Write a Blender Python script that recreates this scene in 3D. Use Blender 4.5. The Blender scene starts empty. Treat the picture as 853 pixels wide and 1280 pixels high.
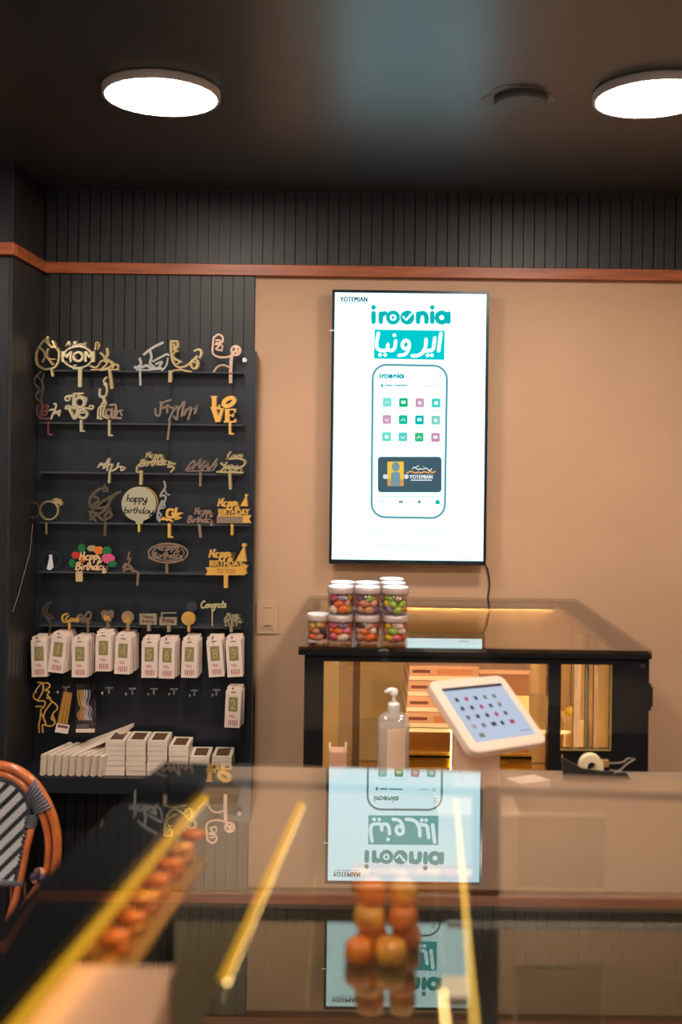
import bpy, bmesh, math, random
from mathutils import Vector, Matrix
random.seed(4)
C = bpy.context.scene.collection
SC = bpy.context.scene
PI = math.pi

# ------------------------------------------------------------------ camera
F = 1244.0; CX = 426.5; CY = 545.0; ROLL = 0.0125; EYE = 1.70
Rv = Vector((math.cos(ROLL), 0, math.sin(ROLL))); Uv = Vector((-math.sin(ROLL), 0, math.cos(ROLL))); Fv = Vector((0, 1, 0))
cam_d = bpy.data.cameras.new('camera'); cam = bpy.data.objects.new('camera', cam_d); C.objects.link(cam)
m = Matrix.Identity(4)
for i in range(3):
    m[i][0] = Rv[i]; m[i][1] = Uv[i]; m[i][2] = -Fv[i]
m[2][3] = EYE
cam.matrix_world = m
cam_d.sensor_width = 36; cam_d.lens = F * 36 / 1280.0
cam_d.shift_y = -(640 - CY) / 1280.0
cam_d.clip_start = 0.02
cam_d.dof.use_dof = True; cam_d.dof.focus_distance = 3.25; cam_d.dof.aperture_fstop = 1.9
SC.camera = cam

def ray(px, py):
    return Rv * ((px - CX) / F) + Uv * ((CY - py) / F) + Fv
def P(px, py, Y):
    d = ray(px, py); return Vector((0, 0, EYE)) + d * (Y / d.y)
def H(px, py, h):
    d = ray(px, py); return Vector((0, 0, EYE)) + d * ((h - EYE) / d.z)
def XZ(px, py, Y):
    p = P(px, py, Y); return (p.x, p.z)

# ------------------------------------------------------------------ world, exposure
w = bpy.data.worlds.new('world'); SC.world = w; w.use_nodes = True
bg = w.node_tree.nodes['Background']; bg.inputs[0].default_value = (1.0, 0.97, 0.94, 1); bg.inputs[1].default_value = 0.42
SC.view_settings.view_transform = 'Standard'; SC.view_settings.look = 'None'
SC.view_settings.exposure = 0.12; SC.view_settings.gamma = 1.0; SC.view_settings.use_curve_mapping = False
SC.cycles.max_bounces = 12; SC.cycles.transparent_max_bounces = 32; SC.cycles.glossy_bounces = 6; SC.cycles.diffuse_bounces = 4
SC.cycles.caustics_reflective = False; SC.cycles.caustics_refractive = False
SC.cycles.sample_clamp_indirect = 4.0
LAMP = 88.0        # ceiling lamps
TVE = 1.6         # television screen white

# ------------------------------------------------------------------ materials
def lin(c):
    return tuple(((v / 255) / 12.92 if v / 255 <= .04045 else ((v / 255 + .055) / 1.055) ** 2.4) for v in c)
MATS = {}
def mat(name, col, rough=.5, metal=0, spec=.5, noise=0, nscale=40, bump=0, bscale=200, coat=0, coord='Object', stretch=(1, 1, 1), emis=None, estr=0, sub=0):
    if name in MATS: return MATS[name]
    m = bpy.data.materials.new(name); m.use_nodes = True; MATS[name] = m
    nt = m.node_tree; b = nt.nodes['Principled BSDF']
    b.inputs['Base Color'].default_value = (*col, 1); b.inputs['Roughness'].default_value = rough
    b.inputs['Metallic'].default_value = metal; b.inputs['Specular IOR Level'].default_value = spec
    b.inputs['Coat Weight'].default_value = coat; b.inputs['Coat Roughness'].default_value = .05
    if emis: b.inputs['Emission Color'].default_value = (*emis, 1); b.inputs['Emission Strength'].default_value = estr
    if sub: b.inputs['Subsurface Weight'].default_value = sub; b.inputs['Subsurface Radius'].default_value = (.01, .005, .003)
    if noise or bump:
        tc = nt.nodes.new('ShaderNodeTexCoord'); mp = nt.nodes.new('ShaderNodeMapping'); mp.inputs['Scale'].default_value = stretch
        nt.links.new(tc.outputs[coord], mp.inputs[0])
    if noise:
        n = nt.nodes.new('ShaderNodeTexNoise'); n.inputs['Scale'].default_value = nscale; n.inputs['Detail'].default_value = 5
        nt.links.new(mp.outputs[0], n.inputs['Vector'])
        r = nt.nodes.new('ShaderNodeValToRGB'); r.color_ramp.elements[0].position = .3; r.color_ramp.elements[1].position = .7
        r.color_ramp.elements[0].color = (*[c * (1 - noise) for c in col], 1); r.color_ramp.elements[1].color = (*[min(1, c * (1 + noise)) for c in col], 1)
        nt.links.new(n.outputs['Fac'], r.inputs[0]); nt.links.new(r.outputs[0], b.inputs['Base Color'])
    if bump:
        n2 = nt.nodes.new('ShaderNodeTexNoise'); n2.inputs['Scale'].default_value = bscale; nt.links.new(mp.outputs[0], n2.inputs['Vector'])
        bu = nt.nodes.new('ShaderNodeBump'); bu.inputs['Strength'].default_value = bump; bu.inputs['Distance'].default_value = .002
        nt.links.new(n2.outputs['Fac'], bu.inputs['Height']); nt.links.new(bu.outputs[0], b.inputs['Normal'])
    return m
def emit(name, col, s):
    if name in MATS: return MATS[name]
    m = bpy.data.materials.new(name); m.use_nodes = True; MATS[name] = m
    nt = m.node_tree; nt.nodes.clear(); o = nt.nodes.new('ShaderNodeOutputMaterial'); e = nt.nodes.new('ShaderNodeEmission')
    e.inputs[0].default_value = (*col, 1); e.inputs[1].default_value = s; nt.links.new(e.outputs[0], o.inputs[0]); return m
def glass(name, tint=(1, 1, 1), r0=.05, rough=0.0, frost=0.0, fcol=(1, 1, 1), top=1.0):
    """clear sheet: transparent with a mirror that grows towards grazing angles"""
    if name in MATS: return MATS[name]
    m = bpy.data.materials.new(name); m.use_nodes = True; MATS[name] = m
    nt = m.node_tree; nt.nodes.clear(); N = nt.nodes.new; L = nt.links.new
    o = N('ShaderNodeOutputMaterial'); t = N('ShaderNodeBsdfTransparent'); g = N('ShaderNodeBsdfGlossy'); mx = N('ShaderNodeMixShader')
    t.inputs[0].default_value = (*tint, 1); g.inputs['Roughness'].default_value = rough; g.inputs[0].default_value = (1, 1, 1, 1)
    ge = N('ShaderNodeNewGeometry'); d = N('ShaderNodeVectorMath'); d.operation = 'DOT_PRODUCT'
    L(ge.outputs['Normal'], d.inputs[0]); L(ge.outputs['Incoming'], d.inputs[1])
    a = N('ShaderNodeMath'); a.operation = 'ABSOLUTE'; L(d.outputs['Value'], a.inputs[0])
    s = N('ShaderNodeMath'); s.operation = 'SUBTRACT'; s.inputs[0].default_value = 1; L(a.outputs[0], s.inputs[1])
    p = N('ShaderNodeMath'); p.operation = 'POWER'; p.inputs[1].default_value = 5; L(s.outputs[0], p.inputs[0])
    q = N('ShaderNodeMath'); q.operation = 'MULTIPLY_ADD'; q.inputs[1].default_value = (1 - r0) * top; q.inputs[2].default_value = r0; L(p.outputs[0], q.inputs[0])
    L(q.outputs[0], mx.inputs[0]); L(g.outputs[0], mx.inputs[2])
    if frost:
        di = N('ShaderNodeBsdfDiffuse'); di.inputs[0].default_value = (*fcol, 1); m2 = N('ShaderNodeMixShader'); m2.inputs[0].default_value = frost
        L(t.outputs[0], m2.inputs[1]); L(di.outputs[0], m2.inputs[2]); L(m2.outputs[0], mx.inputs[1])
    else: L(t.outputs[0], mx.inputs[1])
    L(mx.outputs[0], o.inputs[0]); return m

M_beige = mat('wall_beige', lin((204, 162, 128)), .6, noise=.04, nscale=3, bump=.15, bscale=60)
M_black_slat = mat('slat_black', (.019, .0175, .017), .45, noise=.25, nscale=14, stretch=(3, 3, .5), bump=.1)
M_board = mat('board_black', (.013, .016, .022), .35, noise=.15, nscale=8)
M_ceil = mat('ceiling_dark', (.044, .048, .052), .36, spec=.8, noise=.12, nscale=2.2, bump=.25, bscale=24)
M_floor = mat('floor_dark', (.05, .045, .04), .35, noise=.2, nscale=6)
M_wood = mat('trim_wood', lin((178, 92, 48)), .38, noise=.35, nscale=9, stretch=(.6, 4, 6), bump=.1)
M_gold = mat('gold_acrylic', (.84, .62, .30), .24, 1.0)
M_goldl = mat('gold_pale', (.90, .76, .48), .26, 1.0)
M_goldy = mat('gold_yellow', lin((232, 176, 84)), .40, .35)
M_copper = mat('bronze_acrylic', (.52, .34, .24), .34, 1.0)
M_dkgold = mat('dark_bronze', (.20, .15, .10), .35, .9)
M_silver = mat('silver_acrylic', (.62, .58, .52), .3, 1.0)
M_steel = mat('steel', (.7, .7, .7), .22, 1.0)
M_blackp = mat('black_plastic', (.012, .013, .015), .35)
M_blackg = mat('black_glass', (.004, .0045, .005), .03, spec=.6)
M_frame = mat('black_frame', (.010, .011, .013), .12)
M_white = mat('white_plastic', (.80, .76, .72), .3)
M_plate = mat('switch_plate', lin((208, 168, 134)), .35)
M_card = mat('card_white', lin((238, 212, 196)), .5)
M_cardside = mat('card_side', lin((226, 190, 170)), .6)
M_ink = mat('ink_brown', lin((120, 78, 70)), .6)
M_inkp = mat('ink_pink', lin((190, 110, 110)), .6)
M_winy = mat('window_olive', lin((150, 136, 96)), .25)
M_kraft = mat('kraft_card', lin((196, 150, 122)), .6)
M_boxw = mat('box_white', lin((236, 214, 192)), .55, noise=.04, nscale=30)
M_boxbr = mat('box_window', lin((112, 78, 56)), .2)
M_pink = mat('box_pink', lin((200, 150, 126)), .5)
M_cream = mat('cream_panel', lin((240, 202, 146)), .35)
M_brownp = mat('brown_post', lin((120, 92, 70)), .3)
M_led = emit('led_yellow', (1.0, .70, .36), 120.0)
M_ledc = emit('led_counter', (1.0, .50, .03), .95)
M_ledt = emit('led_counter_thin', (1.0, .60, .10), 2.4)
M_topglass = glass('counter_glass', (.95, .94, .91), .34)
M_under = glass('sheet_underside', (.98, .98, .97), .0, top=.12)
def slab(pts, dn):
    mb = MB(); mb.prism(pts, dn, 1); mb.mi[0] = 0; return mb
M_caseglass = glass('case_top_glass', (.70, .66, .60), .13)
M_pane = glass('window_glass', (.93, .92, .88), .03)
M_shelfglass = glass('shelf_glass', (.88, .92, .88), .42)
M_clear = glass('jar_plastic', (.94, .93, .95), .035, .03)
M_rattan = mat('rattan', lin((196, 104, 52)), .28, noise=.2, nscale=30, coat=.3)
M_wvw = mat('weave_white', lin((205, 203, 205)), .4)
M_wvb = mat('weave_black', (.022, .022, .028), .4)
M_bind = mat('binding', lin((92, 92, 104)), .35)
M_tray = mat('tray_dark', (.03, .03, .03), .3)
M_panel = mat('door_panel', lin((128, 112, 88)), .35, noise=.06, nscale=5)

# ------------------------------------------------------------------ mesh builder
class MB:
    def __init__(s): s.v = []; s.f = []; s.mi = []
    def add(s, vs, fs, k=0):
        n = len(s.v); s.v += [tuple(v) for v in vs]
        for f in fs: s.f.append([i + n for i in f]); s.mi.append(k)
        return s
    def box(s, x0, x1, y0, y1, z0, z1, k=0):
        vs = [(x, y, z) for x in (x0, x1) for y in (y0, y1) for z in (z0, z1)]
        return s.add(vs, [(0, 1, 3, 2), (4, 6, 7, 5), (0, 4, 5, 1), (2, 3, 7, 6), (0, 2, 6, 4), (1, 5, 7, 3)], k)
    def obox(s, o, a, b, c, k=0):
        """box from corner o along vectors a, b, c"""
        o = Vector(o); a = Vector(a); b = Vector(b); c = Vector(c)
        vs = [o + a * i + b * j + c * l for i in (0, 1) for j in (0, 1) for l in (0, 1)]
        return s.add(vs, [(0, 1, 3, 2), (4, 6, 7, 5), (0, 4, 5, 1), (2, 3, 7, 6), (0, 2, 6, 4), (1, 5, 7, 3)], k)
    def prism(s, pts, d, k=0):
        """polygon pts (3D) pushed along d"""
        n = len(pts); d = Vector(d)
        vs = [Vector(p) for p in pts] + [Vector(p) + d for p in pts]
        fs = [tuple(range(n)), tuple(range(2 * n - 1, n - 1, -1))] + [(i, i + n, (i + 1) % n + n, (i + 1) % n) for i in range(n)]
        return s.add(vs, fs, k)
    def tube(s, pts, r, seg=8, k=0, closed=False):
        pts = [Vector(p) for p in pts]; n = len(pts); rs = r if isinstance(r, (list, tuple)) else [r] * n
        base = len(s.v); prev = None
        for i, p in enumerate(pts):
            if closed: t = pts[(i + 1) % n] - pts[i - 1]
            else: t = pts[min(i + 1, n - 1)] - pts[max(i - 1, 0)]
            t.normalize()
            if prev is None:
                u = t.cross(Vector((0, 0, 1)));
                if u.length < .1: u = t.cross(Vector((1, 0, 0)))
            else: u = prev - t * prev.dot(t)
            u.normalize(); prev = u; v = t.cross(u)
            for j in range(seg):
                a = 2 * PI * j / seg; s.v.append(tuple(p + (u * math.cos(a) + v * math.sin(a)) * rs[i]))
        for i in range(n if closed else n - 1):
            i2 = (i + 1) % n
            for j in range(seg):
                j2 = (j + 1) % seg
                s.f.append([base + i * seg + j, base + i * seg + j2, base + i2 * seg + j2, base + i2 * seg + j]); s.mi.append(k)
        if not closed:
            s.f.append([base + j for j in range(seg)][::-1]); s.mi.append(k)
            s.f.append([base + (n - 1) * seg + j for j in range(seg)]); s.mi.append(k)
        return s
    def lathe(s, prof, c=(0, 0, 0), seg=24, k=0, sx=1, sy=1):
        """profile of (r, z) round the vertical axis"""
        base = len(s.v); n = len(prof)
        for r, z in prof:
            for j in range(seg):
                a = 2 * PI * j / seg; s.v.append((c[0] + r * math.cos(a) * sx, c[1] + r * math.sin(a) * sy, c[2] + z))
        for i in range(n - 1):
            for j in range(seg):
                j2 = (j + 1) % seg
                s.f.append([base + i * seg + j, base + i * seg + j2, base + (i + 1) * seg + j2, base + (i + 1) * seg + j]); s.mi.append(k)
        s.f.append([base + j for j in range(seg)][::-1]); s.mi.append(k)
        s.f.append([base + (n - 1) * seg + j for j in range(seg)]); s.mi.append(k)
        return s
    def ball(s, c, r, seg=12, rings=8, k=0, rot=None):
        c = Vector(c); rr = r if isinstance(r, (tuple, list)) else (r, r, r); base = len(s.v)
        for i in range(rings + 1):
            th = PI * i / rings
            for j in range(seg):
                a = 2 * PI * j / seg; v = Vector((rr[0] * math.sin(th) * math.cos(a), rr[1] * math.sin(th) * math.sin(a), rr[2] * math.cos(th)))
                if rot: v = rot @ v
                s.v.append(tuple(c + v))
        for i in range(rings):
            for j in range(seg):
                j2 = (j + 1) % seg
                s.f.append([base + i * seg + j, base + (i + 1) * seg + j, base + (i + 1) * seg + j2, base + i * seg + j2]); s.mi.append(k)
        return s
    def mesh(s, name, ms, smooth=False):
        me = bpy.data.meshes.new(name); me.from_pydata(s.v, [], s.f)
        for m_ in (ms if isinstance(ms, (list, tuple)) else [ms]): me.materials.append(m_)
        me.polygons.foreach_set('material_index', s.mi)
        if smooth: me.polygons.foreach_set('use_smooth', [True] * len(s.f))
        me.update(); bm = bmesh.new(); bm.from_mesh(me)
        if smooth: bmesh.ops.remove_doubles(bm, verts=bm.verts, dist=1e-6)
        bmesh.ops.recalc_face_normals(bm, faces=bm.faces); bm.to_mesh(me); bm.free()
        return me
    def build(s, name, ms, parent=None, smooth=False, auto=None, bevel=0):
        o = bpy.data.objects.new(name, s.mesh(name, ms, smooth)); C.objects.link(o)
        if parent: o.parent = parent; o.matrix_parent_inverse = parent.matrix_world.inverted()
        if bevel:
            b = o.modifiers.new('b', 'BEVEL'); b.width = bevel; b.segments = 2; b.limit_method = 'ANGLE'
        if auto and smooth:
            try: o.data.set_sharp_from_angle(angle=math.radians(auto))
            except Exception: pass
        return o

def tag(o, label=None, cat=None, group=None, kind=None):
    if label: o['label'] = label
    if cat: o['category'] = cat
    if group: o['group'] = group
    if kind: o['kind'] = kind
    return o
def empty(name, loc, label=None, cat=None, group=None, rz=0):
    o = bpy.data.objects.new(name, None); C.objects.link(o); o.location = loc; o.rotation_euler = (0, 0, rz)
    o.empty_display_size = .02; o.matrix_world = Matrix.Translation(loc) @ Matrix.Rotation(rz, 4, 'Z')
    return tag(o, label, cat, group)
def structure(name, mb, ms, **k): return tag(mb.build(name, ms, **k), kind='structure')
def inst(name, me, loc, parent=None, rot=(0, 0, 0)):
    o = bpy.data.objects.new(name, me); C.objects.link(o)
    if parent: o.parent = parent; o.matrix_parent_inverse = parent.matrix_world.inverted()
    o.location = loc; o.rotation_euler = rot; return o

def smooth_line(pts, n=5):
    if len(pts) < 3: return [tuple(p) for p in pts]
    q = [Vector((*p, 0)) for p in pts]; q = [q[0] * 2 - q[1]] + q + [q[-1] * 2 - q[-2]]; out = []
    for i in range(1, len(q) - 2):
        for j in range(n):
            t = j / n; a, b, c, d = q[i - 1:i + 3]
            p = .5 * ((2 * b) + (c - a) * t + (2 * a - 5 * b + 4 * c - d) * t * t + (3 * b - a - 3 * c + d) * t ** 3)
            out.append((p.x, p.y))
    out.append((q[-2].x, q[-2].y)); return out
def circ(cx, cy, rx, ry=None, a0=0, a1=360, n=20):
    ry = ry or rx
    return [(cx + rx * math.cos(math.radians(a0 + (a1 - a0) * i / n)), cy + ry * math.sin(math.radians(a0 + (a1 - a0) * i / n))) for i in range(n + 1)]

class Px:
    """flat pieces drawn in picture coordinates on the vertical plane at depth Y, given a real thickness"""
    def __init__(s, Y, th=.003): s.Y = Y; s.th = th; s.mb = MB(); s.n = 0
    def poly(s, pts, k=0, Y=None):
        s.n += 1; e_ = (s.n % 23) * 1.6e-5; s.mb.prism([P(x, y, (Y or s.Y) - e_) for x, y in pts], (0, s.th, 0), k); return s
    def rect(s, x0, y0, x1, y1, k=0, r=0, Y=None):
        if r: pts = [(cx + r * math.cos(math.radians(a)), cy + r * math.sin(math.radians(a))) for cx, cy, a0 in ((x1 - r, y1 - r, 0), (x0 + r, y1 - r, 90), (x0 + r, y0 + r, 180), (x1 - r, y0 + r, 270)) for a in (a0, a0 + 22, a0 + 45, a0 + 68, a0 + 90)]
        else: pts = [(x0, y0), (x1, y0), (x1, y1), (x0, y1)]
        return s.poly(pts, k, Y)
    def disc(s, cx, cy, rx, ry=None, k=0, n=20, Y=None): return s.poly(circ(cx, cy, rx, ry, n=n)[:-1], k, Y)
    def line(s, pts, wd, k=0, sm=True, cap=True, n=4):
        if sm: pts = smooth_line(pts, n)
        q = [pts[0]]
        for p in pts[1:]:
            if math.hypot(p[0] - q[-1][0], p[1] - q[-1][1]) > .15: q.append(p)
        pts = q
        if len(pts) < 2: return s
        hw = wd / 2; L = []; R = []; s.n += 1; e_ = (s.n % 23) * 1.6e-5
        for i, p in enumerate(pts):
            a = pts[max(i - 1, 0)]; b = pts[min(i + 1, len(pts) - 1)]; dx, dy = b[0] - a[0], b[1] - a[1]; l = math.hypot(dx, dy) or 1
            nx, ny = -dy / l * hw, dx / l * hw; L.append((p[0] + nx, p[1] + ny)); R.append((p[0] - nx, p[1] - ny))
        vs = []
        for Pt in (L, R):
            for x, y in Pt: vs.append(P(x, y, s.Y - e_))
        n_ = len(pts); vs = vs + [v + Vector((0, s.th, 0)) for v in vs]; fs = []
        for i in range(n_ - 1):
            a, b, c, d = i, i + 1, n_ + i + 1, n_ + i; o = 2 * n_
            fs += [(a, b, c, d), (a + o, d + o, c + o, b + o), (a, a + o, b + o, b), (d, c, c + o, d + o)]
        o = 2 * n_
        fs += [(0, n_, n_ + o, o), (n_ - 1, n_ - 1 + o, 2 * n_ - 1 + o, 2 * n_ - 1)]
        s.mb.add(vs, fs, k)
        if cap:
            for p in (pts[0], pts[-1]): s.disc(p[0], p[1], hw * .98, n=8, k=k)
        return s
    def build(s, name, ms, parent=None): return s.mb.build(name, ms, parent)

GL = {
 'a': (1.1, [[(.9, .8), (.5, 1), (.1, .6), (.15, .15), (.5, 0), (.85, .4), (.9, .9), (.9, .2), (1.15, 0)]]),
 'p': (1.05, [[(0, .7), (.15, 1), (.12, -.9)], [(.12, .6), (.5, 1), (.85, .6), (.5, .0), (.15, .2)]]),
 'y': (1.05, [[(0, 1), (.1, .3), (.45, .1), (.8, .4), (.9, 1), (.78, -.6), (.3, -.9), (.1, -.5), (1.0, .1)]]),
 'H': (1.3, [[(.1, 1.9), (.2, 1.0), (.05, 0)], [(1, 2), (.9, 1), (1.1, 0)], [(0, .9), (1.1, 1.1)]]),
 'h': (1.0, [[(.2, 2), (.1, 0)], [(.1, .5), (.5, 1), (.75, .6), (.75, .1), (1, 0)]]),
 'B': (1.25, [[(.25, 1.9), (.1, 0)], [(0, 1.6), (.6, 2), (.95, 1.5), (.3, 1.1), (1.05, .7), (.7, 0), (0, .05)]]),
 'b': (.95, [[(.15, 2), (.1, .1), (.6, 0), (.85, .6), (.4, 1), (.1, .6)]]),
 'i': (.45, [[(.1, 1), (.15, .1), (.45, 0)], [(.12, 1.4), (.2, 1.55)]]),
 'r': (.75, [[(0, .9), (.2, 1), (.15, 0)], [(.15, .6), (.4, 1), (.75, .85)]]),
 't': (.65, [[(.3, 1.8), (.25, .1), (.65, 0)], [(0, 1.15), (.6, 1.2)]]),
 'd': (1.1, [[(.8, .7), (.4, 1), (.05, .5), (.4, 0), (.8, .4)], [(.85, 2), (.8, .1), (1.1, 0)]]),
 'C': (1.3, [[(1.1, 1.6), (.7, 2), (.1, 1.2), (.3, .1), (.9, 0), (1.3, .4)]]),
 'o': (1.0, [[(.5, 1), (.1, .5), (.5, 0), (.9, .5), (.5, 1), (1.0, .9)]]),
 'n': (1.0, [[(.1, 1), (.1, 0)], [(.1, .6), (.5, 1), (.75, .7), (.75, .1), (1, 0)]]),
 'g': (1.0, [[(.8, .8), (.4, 1), (.1, .5), (.5, .1), (.85, .5)], [(.85, 1), (.8, -.7), (.3, -.9), (.1, -.5)]]),
 's': (.8, [[(.7, .9), (.3, 1), (.2, .65), (.6, .4), (.5, 0), (0, .1)]]),
 'L': (1.0, [[(.6, 2), (.2, 1.2), (.2, .1), (0, .1), (.4, .15), (1, 0)]]),
 'v': (.85, [[(0, 1), (.35, 0), (.7, 1), (.9, .9)]]),
 'e': (.8, [[(.1, .5), (.7, .6), (.5, 1), (.1, .6), (.3, 0), (.8, .2)]]),
 'Y': (1.0, [[(0, 1.9), (.3, 1.1), (.7, 1.2)], [(1, 2), (.5, -.3), (.1, -.6)]]),
 'u': (1.05, [[(0, 1), (.1, .2), (.5, 0), (.8, .5)], [(.8, 1), (.8, .1), (1.05, 0)]]),
 'm': (1.25, [[(0, 1), (.05, 0)], [(.05, .6), (.35, 1), (.5, .6), (.5, 0)], [(.5, .6), (.85, 1), (1.0, .6), (1.0, .1), (1.25, 0)]]),
 'A': (1.2, [[(0, 0), (.6, 2), (1.1, 0)], [(.2, .8), (1, .8)]]),
 'E': (1.0, [[(.9, 1.8), (.4, 2), (.1, 1.5), (.5, 1.1), (.0, .6), (.4, 0), (1, .3)]]),
 ' ': (.5, []),
}
def cursive(px, word, x0, x1, base, xh, wd, slant=.25, rise=0, k=0):
    adv = sum(GL[c][0] for c in word); sc = (x1 - x0) / adv; x = 0
    for c in word:
        a, st = GL[c]
        for l in st:
            px.line([(x0 + (x + u) * sc + v * xh * slant, base - v * xh + rise * ((x + u) / adv)) for u, v in l], wd, k, cap=False, n=3)
        x += a
_dg = None
def text_polys(body, bold=0, space=1.0):
    c = bpy.data.curves.new('t', 'FONT'); c.body = body; c.size = 1; c.offset = bold; c.resolution_u = 3; c.space_character = space
    o = bpy.data.objects.new('t', c); C.objects.link(o)
    me = bpy.data.meshes.new_from_object(o.evaluated_get(bpy.context.evaluated_depsgraph_get()))
    V = [(v.co.x, v.co.y) for v in me.vertices]; Fs = [tuple(p.vertices) for p in me.polygons]
    bpy.data.objects.remove(o); bpy.data.curves.remove(c); bpy.data.meshes.remove(me)
    return V, Fs
def block(px, body, x0, y0, x1, y1, bold=0, k=0, slant=0, flat=False, space=1.0):
    V, Fs = text_polys(body, bold, space); ax = min(v[0] for v in V); bx = max(v[0] for v in V); ay = min(v[1] for v in V); by = max(v[1] for v in V)
    w_ = (bx - ax) or 1; h_ = (by - ay) or 1
    pts = [P(x0 + (x - ax) / w_ * (x1 - x0) + slant * (y - ay) / h_, y1 - (y - ay) / h_ * (y1 - y0), px.Y) for x, y in V]
    px.mb.add(pts, Fs, k)
    if not flat:
        n = len(pts); edge = {}
        for f in Fs:
            for i in range(len(f)):
                e = (f[i], f[(i + 1) % len(f)]); edge[e] = 1
        vs = pts + [p + Vector((0, px.th, 0)) for p in pts]
        px.mb.add(vs, [(a, b, b + n, a + n) for a, b in edge if (b, a) not in edge] + [tuple(i + n for i in f) for f in Fs], k)

# ------------------------------------------------------------------ room
YW = 3.50; XC = -1.042; ZC = 2.552; YP = 3.15; SP = .038
XR = 2.6; YB = -3.0
structure('floor', MB().box(-3, XR, YB, 3.6, -.1, 0), M_floor)
structure('ceiling', MB().box(-3, XR, YB, 3.6, ZC, ZC + .1), M_ceil)
wb = structure('wall_back', MB().box(XC - .03, XR, YW, YW + .1, 0, ZC), M_beige)
zt1 = P(57, 327, YW - .03).z; zt0 = P(57, 341, YW - .03).z
XB = P(318.5, 420, YW - .012).x
up = MB().box(-(SP - .0035) / 2, (SP - .0035) / 2, -.012, 0, zt1 - .004, ZC).mesh('slat', M_black_slat)
lo = MB().box(-(SP - .0035) / 2, (SP - .0035) / 2, -.012, 0, 0, zt0 + .004).mesh('slat', M_black_slat)
back_up = MB().box(XC - .016, 1.75, YW - .004, YW, zt1, ZC).build('backing_board', M_board, wb)
back_lo = MB().box(XC - .016, XB, YW - .004, YW, 0, zt0).build('backing_board', M_board, wb)
x = XC + SP / 2
n = 0
while x < 1.74:
    inst('slat', up, (x + random.uniform(-.0006, .0006), YW - .004 - random.uniform(0, .0015), 0), wb); x += SP
x = XB - SP / 2
while x > XC + .01:
    inst('slat', lo, (x + random.uniform(-.0006, .0006), YW - .004 - random.uniform(0, .0015), 0), wb); x -= SP
wl = structure('wall_left', MB().box(-3, XC - .016, YP, YW + .1, 0, ZC), M_board)
sd = MB().box(0, .012, -(SP - .0045) / 2, (SP - .0045) / 2, 0, ZC).mesh('slat', M_black_slat)
y = YP + SP / 2
while y < YW:
    inst('slat', sd, (XC - .016, y, 0), wl); y += SP
structure('wall_right', MB().box(XR, XR + .1, YB, 3.6, 0, ZC), M_beige)
structure('wall_side', MB().box(-3.1, -3, YB, 3.6, 0, ZC), M_beige)
structure('trim_1', MB().box(XC, 1.75, YW - .03, YW - .004, zt0, zt1), M_wood, bevel=.002)
structure('trim_2', MB().box(XC - .016, XC + .008, YP - .004, YW - .03, zt0, zt1), M_wood, bevel=.002)
structure('trim_3', MB().box(-1.9, XC + .008, YP - .03, YP - .004, zt0, zt1), M_wood, bevel=.002)

# ceiling lamps
def lamp(x, y, label, group=None):
    r = .145
    e = empty('ceiling_lamp', (x, y, ZC), label, 'lamp', group)
    MB().lathe([(r * .97, 0), (r, -.003), (r, -.018), (r * .985, -.022), (r * .94, -.022), (r * .93, -.018)], (x, y, ZC), 64).build('housing', M_white, e, True, 30)
    MB().lathe([(r * .93, -.0185), (r * .93, -.0215)], (x, y, ZC), 64).build('diffuser', emit('lamp_white', (1, .89, .78), LAMP), e)
pl = H(202, 122, ZC - .02); pr = H(817, 124, ZC - .02)
lamp(pl.x, pl.y, 'round white flush ceiling lamp glowing above the topper shelves')
lamp(pr.x, pr.y, 'round white flush ceiling lamp glowing at the top right of the frame')
for i in (-1, 0, 1, 2):
    for yy in (1.05, -.6):
        if yy == 1.05 or i in (0, 1):
            lamp(pl.x + i * 1.235, yy, 'round white ceiling lamp behind the camera', 'ceiling lamps behind the camera')
pd = H(651, 132, ZC - .022)
e = empty('smoke_detector', (pd.x, pd.y, ZC), 'dark round ceiling disc between the two glowing lamps', 'detector')
MB().lathe([(.0655, 0), (.066, -.012), (.060, -.018), (.02, -.019)], (pd.x, pd.y, ZC), 40).build('body', mat('detector_grey', (.10, .105, .11), .5), e, True, 40)
MB().lathe([(.068, 0), (.0665, -.004)], (pd.x, pd.y, ZC), 40).build('base_ring', M_blackp, e)
pts = []
for i in range(26):
    a = 2 * PI * i / 26; rr = .088 + .009 * math.sin(3 * a + 1) + .006 * math.sin(5 * a)
    pts.append((pd.x - .008 + rr * math.cos(a) * 1.0, pd.y + rr * math.sin(a) * .9, ZC - .0015))
tag(MB().prism(pts, (0, 0, .002)).build('ceiling_patch', mat('patch_grey', (.20, .22, .23), .6)), 'pale grey plaster patch on the dark ceiling round the detector', 'patch')

# ------------------------------------------------------------------ wall switch
Yv = YW - .006
e = empty('wall_switch', P(334, 771, YW), 'beige rocker light switch plate on the beige wall', 'switch')
p = Px(Yv, .006); p.rect(321, 751, 348, 792, r=1.5); p.build('plate', M_plate, e)
p = Px(Yv - .003, .003); p.rect(327.5, 757, 342, 786, r=.6); p.build('rocker_frame', M_plate, e)
p = Px(Yv - .006, .003); p.rect(329.5, 761, 340, 782, r=.6); p.build('rocker', M_plate, e)
p = Px(Yv - .0065, .0006); p.rect(330, 781.6, 339.6, 782.6); p.rect(329, 759.6, 340, 760.2); tag(p.build('switch_gap', M_ink, e), kind='stuff')

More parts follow.
